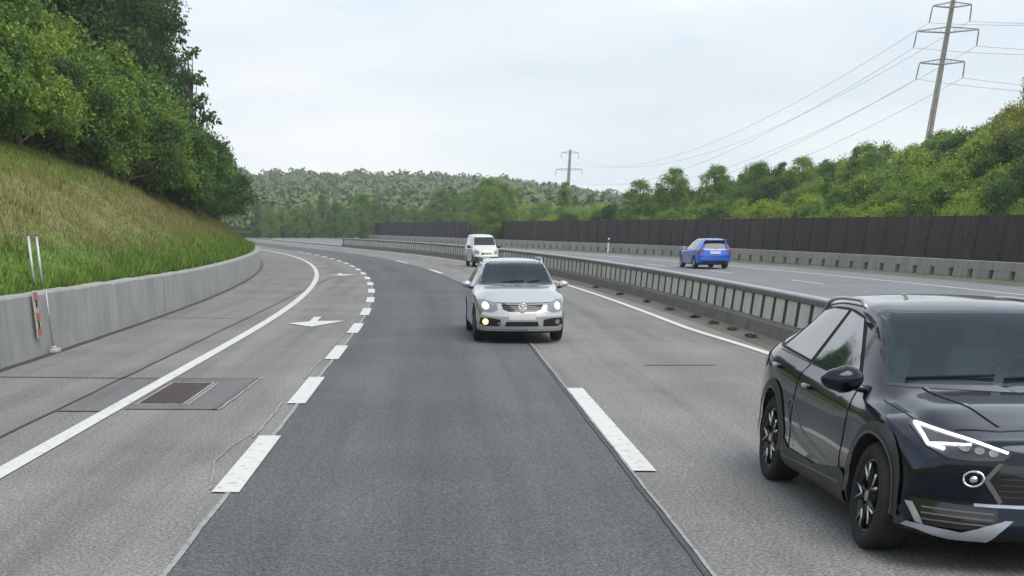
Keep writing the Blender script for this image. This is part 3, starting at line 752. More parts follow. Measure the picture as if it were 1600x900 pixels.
c.panel('number_plate', 'F', [(-.26, .44), (-.26, .55), (.26, .55), (.26, .44)], M['plate'], .012, .05)
c.panel('lower_intake', 'F', [(-.33, .32), (-.31, .405), (.31, .405), (.33, .32)], M['under'], .006, .04)
lo = c.mir('side_intake', 'F', [(-.42, .32), (-.42, .44), (-.62, .47), (-.80, .47), (-.82, .36), (-.70, .32)], M['under'], .006, .04)
c.panel('fog_lamp', 'F', [(-.70+.055*math.cos(a), .40+.055*math.sin(a)) for a in np.linspace(0, 2*math.pi, 14, endpoint=False)], M['fog_on'], .016, .03, lo[0])
c.panel('fog_lamp', 'F', [(.70+.045*math.cos(a), .40+.045*math.sin(a)) for a in np.linspace(0, 2*math.pi, 14, endpoint=False)], M['lamp_glass'], .016, .03, lo[1])
c.panel('bumper_lip', 'F', [(-.80, .235), (-.80, .262), (.80, .262), (.80, .235)], M['chrome'], .008, .05)
# round emblem: chrome ring with a V over a W
bd = c.panel('badge', 'F', [(.085*math.cos(a), .655+.085*math.sin(a)) for a in np.linspace(0, 2*math.pi, 24, endpoint=False)], M['lamp_glass'], .018, .05)
lc, nn, _, _ = c.ray('F', 0, .655)
bm = bmesh.new()
yb = lc.y-.026
add_tube(bm, [(.078*math.cos(a), yb, .655+.078*math.sin(a)) for a in np.linspace(0, 2*math.pi, 25)], .009, 6)
add_tube(bm, [(-.033, yb, .722), (0, yb, .668), (.033, yb, .722)], .008, 6)
add_tube(bm, [(-.066, yb, .690), (-.034, yb, .598), (0, yb, .652), (.034, yb, .598), (.066, yb, .690)], .008, 6)
from_bm('emblem', bm, M['chrome'], bd, True)
c.mirror(.98, .98, M['paint_silver'], .80)
c.rails(1.75, 3.5, .61, M['alloy'], .075, .022)
c.wheels('seven')
for dx, kk in ((-.30, 0), (.22, 1)):
    loc, nor, _, _ = c.ray('F', dx, 1.045); bm = bmesh.new()
    add_tube(bm, [loc+Vector((0, 0, .012)), c.ray('F', dx+.45-.2*kk, 1.075)[0]+Vector((0, -.012, .016))], .009, 6); from_bm('wiper', bm, M['under'], c.root)
SILV = c

# ---- black coupe suv in the foreground
BLACK = dict(yf=-.86, yr=3.60, wb=2.68, W=.92, r=.355, tw=.245, gap=.05, bf=.40, br=.20, pf=2.3, fr=1.05, rr=1.0, steer=-.02,
    lf=[(.15, .10), (.26, .0), (.34, .0), (.45, .03), (.62, .035), (.74, .05), (.84, .10), (.95, .16)], lr=[(.2, .12), (.45, 0), (.80, .02), (1.0, .05), (1.2, .30), (1.45, .75)],
    ztop=[(-.86, .84), (-.6, .90), (-.2, .965), (.15, .985), (.34, 1.00), (.46, 1.025), (1.36, 1.445), (1.75, 1.505), (2.3, 1.515), (2.9, 1.475), (3.3, 1.40), (3.60, 1.30)],
    dz=[(-.86, .08), (0, .075), (.35, .065), (.8, .05), (1.5, .06), (2.5, .065), (3.2, .08), (3.60, .09)],
    zbelt=[(-.86, .70), (-.6, .80), (-.2, .87), (.3, .90), (.9, .94), (2.0, 1.0), (2.8, 1.06), (3.3, 1.08), (3.60, 1.04)],
    wedge=[(-.86, .64), (-.5, .69), (0, .71), (.45, .72), (.7, .69), (1.4, .60), (1.8, .585), (2.6, .57), (3.2, .55), (3.60, .56)],
    wbelt=[(-.86, .75), (-.6, .83), (-.2, .87), (.3, .865), (.9, .825), (1.5, .815), (2.2, .83), (2.9, .85), (3.3, .83), (3.60, .78)],
    wside=[(-.86, .84), (-.5, .895), (0, .92), (.7, .905), (1.5, .90), (2.2, .91), (2.7, .92), (3.2, .90), (3.60, .84)],
    zbot=[(-.86, .22), (-.5, .19), (3.2, .19), (3.60, .28)])
c = Car('suv', 'shiny black coupe SUV with a lit triangular headlight in the right foreground', 'car', BLACK, (2.985+.92*1.12, 8.93, 0.0), .012, M['paint_black'], (1.12, 1, 1))
BW = [(-.69, 1.03), (-.65, 1.15), (-.585, 1.42), (-.52, 1.45), (.52, 1.45), (.585, 1.42), (.65, 1.15), (.69, 1.03), (0, 1.015)]
BS = [(-.72, 1.01), (-.605, 1.437), (-.53, 1.466), (.53, 1.466), (.605, 1.437), (.72, 1.01), (0, .993)]
c.panel('windscreen', 'F', BW, M['glass_clear'], .005, .035)
c.panel('windscreen_seal', 'F', BS, M['gloss_black'], .0025, .035)
c.cabin(BW, 1.55)
T = []
c.both('window_trim', [(.86, .985), (1.2, 1.18), (1.55, 1.385), (2.0, 1.43), (2.5, 1.42), (2.9, 1.36), (3.15, 1.24), (3.20, 1.12), (2.9, 1.075), (2.0, 1.02)], M['trim_black'], .0025, .03, None, 1)
c.both('side_window', [(.95, 1.005), (1.26, 1.185), (1.60, 1.375), (1.98, 1.408), (2.02, 1.035)], M['glass'], .0055, .03)
c.both('side_window', [(2.10, 1.04), (2.06, 1.408), (2.45, 1.402), (2.68, 1.37), (2.84, 1.09)], M['glass'], .0055, .03)
c.both('side_window', [(2.91, 1.10), (2.76, 1.355), (2.90, 1.325), (3.07, 1.22), (3.11, 1.135)], M['glass'], .0055, .03)
# doors with their gaps
def door(pts, hy, hz):
    cxm = sum(p[0] for p in pts)/len(pts); czm = sum(p[1] for p in pts)/len(pts)
    for v in ('L', 'R'):
        c.panel('door_gap', v, pts, M['under'], .0015, .035)
        q = []
        for a, b in pts: q.append((a-(.009 if a > cxm else -.009), b-(.007 if b > czm else -.007)))
        d = c.panel('door', v, q, M['paint_black'], .0045, .035)
        c.sbox('handle', v, hy, hz, (.03, .20, .035), M['chrome'] if 0 else M['paint_black'], .016, .01, d)
        h_, n_, _, _ = c.ray(v, hy, hz); bm = bmesh.new(); add_box(bm, h_+n_*.031, (.006, .17, .007), None, .002); from_bm('handle_strip', bm, M['chrome'], d, True)
door([(.70, .36), (.66, .62), (.70, .86), (.84, .975), (2.02, 1.018), (2.03, .36)], 1.80, .87)
door([(2.06, .36), (2.06, 1.02), (2.86, 1.065), (2.88, .98), (2.62, .80), (2.36, .62), (2.28, .36)], 2.68, .945)
c.mir('bonnet_gap', 'T', [(-.02, -.62), (-.02, -.63), (-.40, -.585), (-.66, -.42), (-.745, -.1), (-.77, .40), (-.765, .40), (-.738, -.1), (-.652, -.41), (-.395, -.575)], M['under'], .003, .03)
c.mir('bonnet_crease', 'T', [(-.36, -.50), (-.50, .45), (-.53, .45), (-.38, -.50)], M['paint_black'], .007, .03)
# cladding: arches, sill
for ya, nm in ((0, 'arch_trim'), (2.68, 'arch_trim')):
    ang = np.linspace(-.12, math.pi+.12, 26); ro, ri_ = .475, .402
    if ya: pass
    pts = [(ya+ro*math.cos(a), .365+ro*math.sin(a)) for a in ang]+[(ya+ri_*math.cos(a), .365+ri_*math.sin(a)) for a in ang[::-1]]
    for v in ('L', 'R'):
        c.panel(nm, v, pts, M['cladding'], .014, .035)
        pe = [(ya+(ri_+.012)*math.cos(a), .365+(ri_+.012)*math.sin(a)) for a in ang]+[(ya+(ri_-.002)*math.cos(a), .365+(ri_-.002)*math.sin(a)) for a in ang[::-1]]
        c.panel('arch_lip', v, pe, M['cladding_line'], .022, .035)
c.both('sill_cladding', [(.47, .21), (.50, .40), (.62, .44), (1.3, .36), (2.05, .37), (2.2, .42), (2.21, .21)], M['cladding'], .012, .035)
c.both('sill_line', [(.60, .335), (.60, .35), (2.15, .30), (2.15, .285)], M['cladding_line'], .016, .035)
# pressed door line seen as a pale outline
def outline(pts, w): 
    out = []; n = len(pts)
    for i in range(n):
        a, b = Vector(pts[(i-1) % n]), Vector(pts[(i+1) % n]); t = (b-a).normalized(); nn = Vector((-t.y, t.x)); p = Vector(pts[i]); out.append((p+nn*w/2, p-nn*w/2))
    return out
for v in ('L', 'R'):
    ol = [(1.98, .70), (2.12, .75), (2.17, .68), (2.06, .53), (1.7, .44), (1.0, .385), (.66, .37), (.60, .385), (1.2, .455), (1.75, .545)]
    sm = [Vector(p) for p in ol]
    for _ in range(2):
        q = []
        for i in range(len(sm)): a, b = sm[i], sm[(i+1) % len(sm)]; q += [a.lerp(b, .25), a.lerp(b, .75)]
        sm = q
    bm = bmesh.new(); ring = []
    for p in sm:
        h_, n_, _, _ = c.ray(v, p.x, p.y)
        if h_: ring.append(h_+n_*.005)
    add_tube(bm, ring+[ring[0]], .0065, 5, False); from_bm('door_moulding', bm, M['cladding_line'], c.root, True)
# front
hl = c.mir('headlight', 'F', [(-.38, .755), (-.48, .80), (-.62, .845), (-.755, .875), (-.775, .85), (-.75, .755), (-.68, .71), (-.55, .705), (-.42, .715)], M['lamp_dark'], .006, .025)
for k, o in enumerate(hl):
    sg = -1 if k == 0 else 1
    def led(path, w):
        bm = bmesh.new(); pp = []
        for i in range(len(path)-1):
            for t in np.linspace(0, 1, 8, endpoint=(i == len(path)-2)):
                a = path[i][0]+(path[i+1][0]-path[i][0])*t; b = path[i][1]+(path[i+1][1]-path[i][1])*t
                h_, n_, _, _ = c.ray('F', sg*a, b); pp.append(h_+n_*.012) if h_ else None
        add_tube(bm, pp, w, 6); from_bm('led_strip', bm, M['led'], o, True)
    led([(.40, .758), (.55, .805), (.745, .857)], .008); led([(.745, .857), (.735, .762), (.68, .748)], .010); led([(.735, .762), (.64, .775), (.57, .79)], .008)
    for q in range(3):
        a0 = .47+q*.065; c.panel('projector_lens', 'F', [(sg*(a0+.024*math.cos(a)), .752+.008*q+.019*math.sin(a)) for a in np.linspace(0, 2*math.pi, 12, endpoint=False)], M['lamp_glass'], .014, .03, o)
c.panel('grille', 'F', [(-.44, .69), (.44, .69), (.50, .60), (.40, .47), (-.40, .47), (-.50, .60)], M['gloss_black'], .008, .03)
for z in (.50, .535, .57, .605, .64): c.panel('grille_mesh', 'F', [(-.42, z), (-.42, z+.008), (.42, z+.008), (.42, z)], M['cladding'], .014, .04)
c.panel('grille_frame', 'F', [(-.50, .60), (-.44, .70), (-.415, .70), (-.47, .60), (-.385, .475), (-.40, .455)], M['cladding_line'], .014, .03)
c.panel('grille_bar', 'F', [(-.52, .435), (-.52, .455), (.52, .455), (.52, .435)], M['blade'], .014, .03)
for q in (-1, 1):
    c.panel('lower_intake' if 1 else '', 'F', [(q*.40, .42), (q*.80, .46), (q*.86, .36), (q*.74, .30), (q*.40, .29)], M['gloss_black'], .006, .03)
    for z in (.32, .355, .39): c.panel('intake_slat', 'F', [(q*.42, z), (q*.42, z+.010), (q*.76, z+.022), (q*.76, z+.012)], M['cladding_line'], .011, .03)
    c.panel('bumper_blade', 'F', [(q*.82, .285), (q*.81, .312), (q*.56, .277), (q*.36, .36), (q*.32, .36), (q*.42, .235), (q*.6, .235)], M['blade'], .020, .025)
    c.panel('air_curtain', 'F', [(q*.80, .43), (q*.83, .43), (q*.78, .315), (q*.74, .30)], M['blade'], .013, .02)
    ring = [c.ray('F', q*.545+.048*math.cos(a), .60+.045*math.sin(a)) for a in np.linspace(0, 2*math.pi, 19)]
    bm = bmesh.new(); add_tube(bm, [h[0]+h[1]*.012 for h in ring if h[0]], .008, 6, False); 
    h_, n_, _, _ = c.ray('F', q*.545, .60); g = bmesh.ops.create_uvsphere(bm, u_segments=12, v_segments=8, radius=.024)['verts']; bmesh.ops.translate(bm, vec=h_+n_*.01, verts=g)
    from_bm('fog_lamp', bm, M['chrome'], c.root, True)
c.panel('number_plate', 'F', [(-.22, .52), (-.22, .62), (.22, .62), (.22, .52)], M['plate'], .022, .05)
bm = bmesh.new(); lc, _, _, _ = c.ray('F', 0, .76); yb = lc.y-.014
for q in (-1, 1):
    add_tube(bm, [(q*.012, yb, .715), (q*.035, yb, .755), (q*.080, yb, .80), (q*.072, yb, .765), (q*.055, yb, .73), (q*.022, yb, .742)], .0075, 6)
from_bm('badge', bm, M['machined'], c.root, True)
c.mir('tail_light', 'B', [(-.10, .92), (-.10, .96), (-.60, .97), (-.80, 1.0), (-.80, .93), (-.60, .92)], M['red_lamp'], .006, .04)
c.both('tail_light_side', [(3.12, .96), (3.22, 1.03), (3.48, 1.05), (3.55, .90), (3.30, .86), (3.18, .90)], M['lamp_glass'], .007, .03)
c.mirror(.66, 1.01, M['paint_black'], 1.1)
c.rails(1.75, 2.95, .58, M['alloy'], .045, .014)
bm = bmesh.new(); h_, _, _, _ = c.ray('T', 0, 3.0); add_box(bm, h_+Vector((0, 0, .025)), (.03, .12, .07), None, .012); from_bm('roof_antenna', bm, M['gloss_black'], c.root, True)
bm = bmesh.new(); h_, _, _, _ = c.ray('B', 0, 1.36); add_box(bm, (0, h_.y+.02, 1.385), (.90, .24, .03), None, .012); from_bm('roof_spoiler', bm, M['paint_black'], c.root, True)
for dx, ex in ((-.60, -.05), (.0, .55)):
    a_ = c.ray('F', dx, 1.045)[0]; b_ = c.ray('F', ex, 1.06)[0]; bm = bmesh.new(); add_tube(bm, [a_+Vector((0, -.01, .014)), b_+Vector((0, -.012, .018))], .010, 6); from_bm('wiper', bm, M['under'], c.root, True)
c.wheels('ten')

# ---- blue hatchback on the far carriageway, seen from behind
BLUE = dict(yf=-.80, yr=3.30, wb=2.55, W=.90, r=.31, bf=.30, br=.16, rr=.9,
    lf=[(.15, .10), (.3, .0), (.5, .0), (.75, .08), (.9, .14)], lr=[(.2, .08), (.4, 0), (.70, .01), (.92, .05), (1.45, .36)],
    ztop=[(-.80, .76), (-.4, .86), (0, .93), (.40, 1.0), (.5, 1.03), (1.25, 1.42), (1.6, 1.48), (2.2, 1.49), (2.9, 1.46), (3.30, 1.41)],
    dz=[(-.80, .07), (.55, .07), (1.5, .09), (3.30, .09)],
    zbelt=[(-.80, .62), (-.2, .82), (.5, .90), (1.5, .94), (2.6, .99), (3.30, .97)],
    wedge=[(-.80, .62), (0, .72), (.45, .73), (.7, .70), (1.3, .60), (1.8, .585), (3.30, .57)],
    wbelt=[(-.80, .74), (-.2, .85), (.5, .87), (2.4, .875), (3.30, .80)],
    wside=[(-.80, .81), (0, .89), (2.5, .90), (3.30, .86)], zbot=[(-.80, .22), (2.9, .19), (3.30, .27)], spokes=5)
bY = 72.5; bX = 14.2
c = Car('hatchback', 'bright blue hatchback driving away on the far carriageway', 'car', BLUE, (bX, bY+3.3, 0.012), math.pi+.085, M['paint_blue'], (1.02, 1, .95))
c.panel('rear_window', 'B', [(-.62, 1.0), (-.55, 1.30), (-.42, 1.34), (.42, 1.34), (.55, 1.30), (.62, 1.0), (0, .98)], M['glass_dark'], .006, .05)
c.both('side_window', [(.80, .95), (1.45, 1.36), (1.9, 1.385), (1.92, .985)], M['glass'], .005)
c.both('side_window', [(2.0, .99), (1.98, 1.385), (2.45, 1.37), (2.75, 1.30), (2.82, 1.05)], M['glass'], .005)
c.panel('windscreen', 'F', [(-.69, 1.04), (-.58, 1.39), (.58, 1.39), (.69, 1.04)], M['glass'], .005, .06)
c.mir('tail_light', 'B', [(-.60, .78), (-.58, .93), (-.80, .98), (-.83, .80)], M['red_lamp'], .006, .04)
c.both('tail_light_side', [(2.95, .84), (2.97, .98), (3.12, .99), (3.18, .82)], M['lamp_glass'], .006, .04)
c.panel('number_plate', 'B', [(-.27, .74), (-.27, .86), (.27, .86), (.27, .74)], M['plate'], .012, .05)
c.panel('rear_diffuser', 'B', [(-.72, .27), (-.66, .40), (.66, .40), (.72, .27)], M['under'], .008, .05)
c.panel('tailgate_gap', 'B', [(-.72, .61), (-.72, .625), (.72, .625), (.72, .61)], M['under'], .004, .05)
c.both('door_gap', [(1.95, .34), (1.95, .95), (1.97, .95), (1.97, .34)], M['under'], .002)
bm = bmesh.new(); h_, _, _, _ = c.ray('B', 0, 1.36); add_box(bm, (0, h_.y+.03, 1.40), (1.12, .26, .035), None, .014); from_bm('roof_spoiler', bm, M['paint_blue'], c.root, True)
bm = bmesh.new(); h_, _, _, _ = c.ray('T', 0, 2.7); add_tube(bm, [h_, h_+Vector((0, .10, .16))], .008, 6); from_bm('roof_antenna', bm, M['under'], c.root, True)
c.mirror(.88, .97, M['paint_blue'], .95)
c.wheels('five')

# ---- small white van behind the silver car
VAN = dict(yf=-.75, yr=3.55, wb=2.70, W=.90, r=.31, bf=.26, br=.06, fr=.9, rr=.5,
    lf=[(.15, .10), (.3, .0), (.6, .02), (.95, .16)], lr=[(.2, .04), (1.0, 0), (1.8, .10)],
    ztop=[(-.75, .93), (-.4, 1.02), (0, 1.11), (.2, 1.18), (.95, 1.69), (1.2, 1.76), (2.2, 1.79), (3.55, 1.77)],
    dz=[(-.75, .08), (.3, .07), (1.2, .09), (3.55, .08)],
    zbelt=[(-.75, .72), (-.2, .92), (.4, 1.0), (1.2, 1.03), (3.55, 1.03)],
    wedge=[(-.75, .66), (0, .76), (.3, .77), (.95, .69), (1.3, .68), (3.55, .68)],
    wbelt=[(-.75, .76), (-.2, .87), (.5, .885), (3.55, .86)],
    wside=[(-.75, .82), (0, .89), (2.5, .90), (3.55, .88)], zbot=[(-.75, .24), (3.55, .24)], spokes=6)
vY = 76.0
c = Car('van', 'small white van far back behind the silver estate car', 'van', VAN, (2.62, vY, 0.014), .11, M['paint_white'], (.80, .9, .88))
c.panel('windscreen', 'F', [(-.74, 1.19), (-.66, 1.62), (.66, 1.62), (.74, 1.19)], M['glass_dark'], .006, .06)
c.both('side_window', [(.55, 1.07), (1.0, 1.50), (1.5, 1.58), (1.5, 1.07)], M['glass'], .006)
c.panel('bumper', 'F', [(-.84, .26), (-.84, .56), (.84, .56), (.84, .26)], M['cladding'], .012, .05)
c.panel('grille', 'F', [(-.36, .68), (-.36, .80), (.36, .80), (.36, .68)], M['gloss_black'], .008, .05)
c.panel('number_plate', 'F', [(-.26, .42), (-.26, .53), (.26, .53), (.26, .42)], M['plate'], .02, .05)
c.mir('headlight', 'F', [(-.50, .70), (-.52, .88), (-.76, .95), (-.82, .74)], M['lamp_glass'], .008, .05)
c.mirror(.62, 1.08, M['gloss_black'], 1.15)
c.wheels('six')

# ------------------------------------------------------------------ vegetation prototypes
def leaf_cloud(clumps, n, size, seed, droop=.0):
    """clumps: (x,y,z,rx,rz). n leaves spread over the shells of the clumps"""
    rs = np.random.RandomState(seed); cl = np.array(clumps, float); w = (cl[:, 3]**2); w /= w.sum()
    idx = rs.choice(len(cl), n, p=w); c = cl[idx].copy(); lo = rs.rand(n) < .42; c[lo, 3:] *= 1.65
    d = rs.normal(size=(n, 3)); d /= np.linalg.norm(d, axis=1)[:, None]; d[:, 2] = np.where(d[:, 2] < -.35, -d[:, 2]*.7, d[:, 2])
    rad = rs.uniform(.45, 1.06, n)**.6
    pos = c[:, :3] + d*rad[:, None]*np.c_[c[:, 3], c[:, 3], c[:, 4]] + rs.normal(size=(n, 3))*size*.5
    nrm = d*.8 + rs.normal(size=(n, 3))*.9 + np.array([0, 0, .45]); nrm /= np.linalg.norm(nrm, axis=1)[:, None]
    a = np.cross(nrm, rs.normal(size=(n, 3))); a /= np.linalg.norm(a, axis=1)[:, None]; b = np.cross(nrm, a)
    s = size*rs.uniform(.6, 1.35, n)[:, None]
    v = np.stack([pos-a*s, pos-b*s*.55+nrm*s*.12, pos+a*s, pos+b*s*.55+nrm*s*.12], 1).reshape(-1, 3)
    f = np.arange(n*4).reshape(-1, 4)
    return v, f
def np_mesh(name, v, f):
    me = bpy.data.meshes.new(name); nv, nf = len(v), len(f); k = f.shape[1]
    me.vertices.add(nv); me.vertices.foreach_set('co', v.astype(np.float32).ravel())
    me.loops.add(nf*k); me.loops.foreach_set('vertex_index', f.astype(np.int32).ravel())
    me.polygons.add(nf); me.polygons.foreach_set('loop_start', np.arange(0, nf*k, k, dtype=np.int32)); me.polygons.foreach_set('loop_total', np.full(nf, k, dtype=np.int32))
    me.update(calc_edges=True); me.validate(); return me
def make_tree_proto(kind, H, spread, n, size, leaf, seed, low=.25, nclump=26, pointed=0.0, bushy=False):
    """returns (crown mesh, trunk mesh)"""
    r = random.Random(seed); clumps = []; limbs = []
    for i in range(nclump):
        t = low+(1-low)*((i+.5)/nclump)**.85
        a = i*2.399+r.uniform(-.4, .4)
        u = (t-low)/(1-low)
        prof = math.sin(math.pi*min(1, .16+u*.80))**.8*(1-pointed*u) if not bushy else math.sqrt(max(.05, 1-u*u*.95))
        rr = spread*prof*r.uniform(.45, 1.0); cr_ = spread*r.uniform(.20, .36)*(1-.3*u)
        x, y, z = rr*math.cos(a), rr*math.sin(a), H*t*r.uniform(.94, 1.04)
        z = min(z, H-cr_*.5); clumps.append((x, y, max(z, cr_*.6), cr_, cr_*r.uniform(.8, 1.15))); limbs.append((x, y, z))
        if r.random() < .6:      # twig tufts sticking out of the outline
            k = 1+r.uniform(.25, .55)*cr_/max(rr, .3); clumps.append((x*k, y*k, z+cr_*r.uniform(.2, .8), cr_*.38, cr_*.38))
    v, f = leaf_cloud(clumps, n, size, seed)
    crown = np_mesh('crown' if not bushy else 'foliage', v, f)
    crown.materials.append(leaf)
    bm = bmesh.new(); tr = H*.020+.03
    add_tube(bm, [(0, 0, -.6), (.02*H*r.uniform(-1, 1), .01*H, H*.35), (.02*H*r.uniform(-1, 1), 0, H*.65), (0, 0, H*.92)], [tr*1.25, tr, tr*.6, tr*.15], 7)
    for (x, y, z) in limbs[:: (1 if not bushy else 2)]:
        z0 = max(.05*H, z*.62-.1*H); add_tube(bm, [(0, 0, z0), (x*.45, y*.45, z0+(z-z0)*.55), (x, y, z)], [tr*.38, tr*.24, tr*.07], 5, False)
    tm = bpy.data.meshes.new('trunk'); bm.to_mesh(tm); bm.free(); tm.materials.append(M['bark'])
    return crown, tm
PROTO = {
 'tall': [make_tree_proto('t', 13, 3.6, 26000, .105, M['leaf_dark'], s, .16, 34) for s in (11, 12, 13)],
 'round': [make_tree_proto('r', 8, 2.9, 22000, .088, M['leaf_mid'], s, .04, 36) for s in (21, 22, 23)],
 'slim': [make_tree_proto('s', 8.5, 1.9, 15000, .085, M['leaf_mid'], s, .03, 40, .45) for s in (31, 32)],
 'bush': [make_tree_proto('b', 3.0, 1.9, 15000, .060, M['leaf_mid'], s, .08, 18, 0, True) for s in (41, 42, 43)],
 'dark_bush': [make_tree_proto('b', 3.2, 2.0, 15000, .062, M['leaf_dark'], s, .08, 18, 0, True) for s in (51, 52)],
 'bright_bush': [make_tree_proto('b', 2.6, 1.8, 15000, .058, M['leaf_bright'], s, .08, 16, 0, True) for s in (61, 62, 63)],
 'yellow': [make_tree_proto('y', 6.0, 2.4, 17000, .075, M['leaf_yellow'], s, .08, 20) for s in (71,)],
 'sapling': [make_tree_proto('p', 5.5, .9, 700, .10, M['leaf_dark'], 81, .35, 12, .3)],
}
count = 0
def where_right(X, Y):
    px = 681+2178*X/Y
    for lim, s in ((860, 'left of the distant pylon'), (940, 'right of the distant pylon'), (1045, 'midway from distant pylon to blue hatchback'), (1150, 'above the blue hatchback'), (1290, 'midway from blue hatchback to tall pylon'), (1400, 'left of the tall pylon foot'), (1500, 'around the tall pylon foot'), (1600, 'right of the tall pylon foot')):
        if px < lim: return s
    return 'at the right photo edge'
def plant(kind, var, o, Y, s=1.0, label='', group=None, dz=0.0, squash=1.0, name=None, cat=None, at_x=None):
    global count; count += 1
    Xo = o+cvf(Y) if at_x is None else at_x; oo = Xo-cvf(Y)
    c, t = PROTO[kind][var % len(PROTO[kind])]
    bushy = 'bush' in kind
    root = empty(name or ('bush' if bushy else 'tree'), (Xo, Y, height(oo, Y)-.05+dz), rnd.uniform(0, 6.28)); root.scale = (s, s, s*squash)
    if '@' in label: label = label.replace('@', where_right(Xo, Y))
    tag(root, label, cat or ('bush' if bushy else 'tree'), group)
    a = bpy.data.objects.new('foliage' if bushy else 'crown', c); COL.objects.link(a); a.parent = root
    b = bpy.data.objects.new('stem' if bushy else 'trunk', t); COL.objects.link(b); b.parent = root
    return root
# left bank: line of bushes above the grass, tall dark trees behind
LB, LT = 'bushes on top of the left grass bank', 'tall dark trees above the left bank'
for i in range(30):
    Y = 33+i*2.1+rnd.uniform(-.6, .6)
    o = -float(pchip([33, 40, 50, 62, 78, 100], [15.8, 14.6, 13.2, 11.2, 10.2, 9.8], Y)[0])+rnd.uniform(-.5, .5)
    k = 'bush' if i % 3 else 'dark_bush'
    plant(k, i, o, Y, rnd.uniform(.85, 1.2), ('dark' if i % 3 == 0 else 'lighter')+' green bush at the '+('near' if Y < 50 else 'middle' if Y < 68 else 'far')+' part of the left grass bank edge', LB)
for i in range(26):
    Y = 34+i*2.6+rnd.uniform(-.8, .8); o = -float(pchip([33, 50, 62, 78, 100], [18.3, 15.8, 13.6, 12.6, 12.2], Y)[0])+rnd.uniform(-.7, .7)
    plant('bush' if i % 2 else 'bright_bush', i, o, Y, rnd.uniform(1.2, 1.6), 'taller '+('mid green' if i % 2 else 'bright green')+' bush in front of the dark trees, '+('near' if Y < 50 else 'middle' if Y < 68 else 'far')+' part of left bank', 'second row of bushes on the left bank')
for i, (o, Y, s) in enumerate([(-22, 40, .95), (-25, 44, 1.1), (-20.5, 47, 1.0), (-24, 51, 1.15), (-19.5, 54, 1.05), (-18, 59, 1.05), (-22, 60, 1.2), (-17, 65, 1.1), (-15.0, 69, 1.0), (-19, 71, 1.2), (-14.4, 76, .95), (-17, 80, 1.1), (-13.6, 85, .85), (-16, 92, .9), (-21, 86, 1.1), (-13.6, 98, .7)]):
    plant('tall', i, o, Y, s, 'tall dark green tree in the '+('near' if Y < 52 else 'middle' if Y < 70 else 'far')+' part of the wood on the left bank', LT)
plant('sapling', 0, 0, 75, 1.40, 'thin sparse sapling against the sky beside the dark wood on the left', None, 0, 1.0, at_x=-12.9)
# continuing row further round the bend
for i in range(28):
    Y = 100+i*4.6+rnd.uniform(-1.5, 1.5); o = -11.0-rnd.uniform(0, 6)
    plant('round' if i % 3 else 'slim', i, o, Y, rnd.uniform(.5, .8), 'green tree on the bank round the left bend of the road', 'trees round the left bend')
# right bank behind the noise wall
RB, RT = 'bushes growing over the dark noise wall', 'trees on the slope behind the noise wall'
for row, (oo, s0, s1) in enumerate([(29.7, .80, 1.0), (31.8, 1.0, 1.35), (34.6, 1.15, 1.6), (38.2, 1.2, 1.7), (42.0, 1.3, 1.8), (46.0, 1.4, 1.9)]):
    Y = 52.0+row*2
    while Y < (200 if row == 0 else 158 if row == 1 else 140):
        o = oo+rnd.uniform(-1.2, 1.2); k = rnd.choice(['bright_bush', 'bush', 'bright_bush', 'bush', 'dark_bush'] if row else ['bright_bush', 'bush', 'bright_bush'])
        hue = {'bright_bush': 'yellow green', 'bush': 'mid green', 'dark_bush': 'dark green'}[k]
        lab = (hue+' bush against the noise wall, @') if row == 0 else ('%s bush, %s up the slope, @' % (hue, ['', 'low', 'lower middle', 'middle', 'upper', 'topmost'][row]))
        X_ = o+cvf(Y)
        if (681+2178*X_/Y) < 1720 and Y > 54: plant(k, rnd.randint(0, 5), o, Y, rnd.uniform(s0, s1)*float(np.interp(Y, [82, 96, 108], [1, .85, .72])), lab, RB if row == 0 else 'broad bushes on the slope above the noise wall')
        Y += rnd.uniform(2.7, 3.9)+row*.25
for i, (o, Y, s, k) in enumerate([(44, 96, .55, 'round'), (41, 99, .50, 'slim'), (43, 104, .55, 'round'), (39.5, 106, .50, 'round'), (41, 112, .52, 'slim'), (38, 114, .55, 'round'), (36, 118, .58, 'round'), (39, 120, .50, 'slim'), (34.4, 122, .62, 'round'), (37, 127, .55, 'slim'), (33, 127, .66, 'round'), (31.5, 131, .60, 'round'), (47, 90, .5, 'round'), (34, 101, .42, 'slim'), (36.5, 92, .40, 'round')]):
    plant(k, i, o, Y, s, ('slender' if k == 'slim' else 'round')+' tree over the bushes, @', RT)
for i, (x, Y, s) in enumerate([(32.6, 79, .95), (34.8, 83, 1.0), (37.0, 89, 1.1), (36.2, 92, .85)]):
    plant('yellow', 0, 0, Y, s, ['yellow green tree on the right slope, nearest the noise wall', 'yellow green tree on the right slope at the photo edge', 'tallest yellow green tree on the right slope', 'smallest yellow green tree, leftmost on the right slope'][i], 'yellow green trees at the top of the right slope', 0, 1, at_x=x)
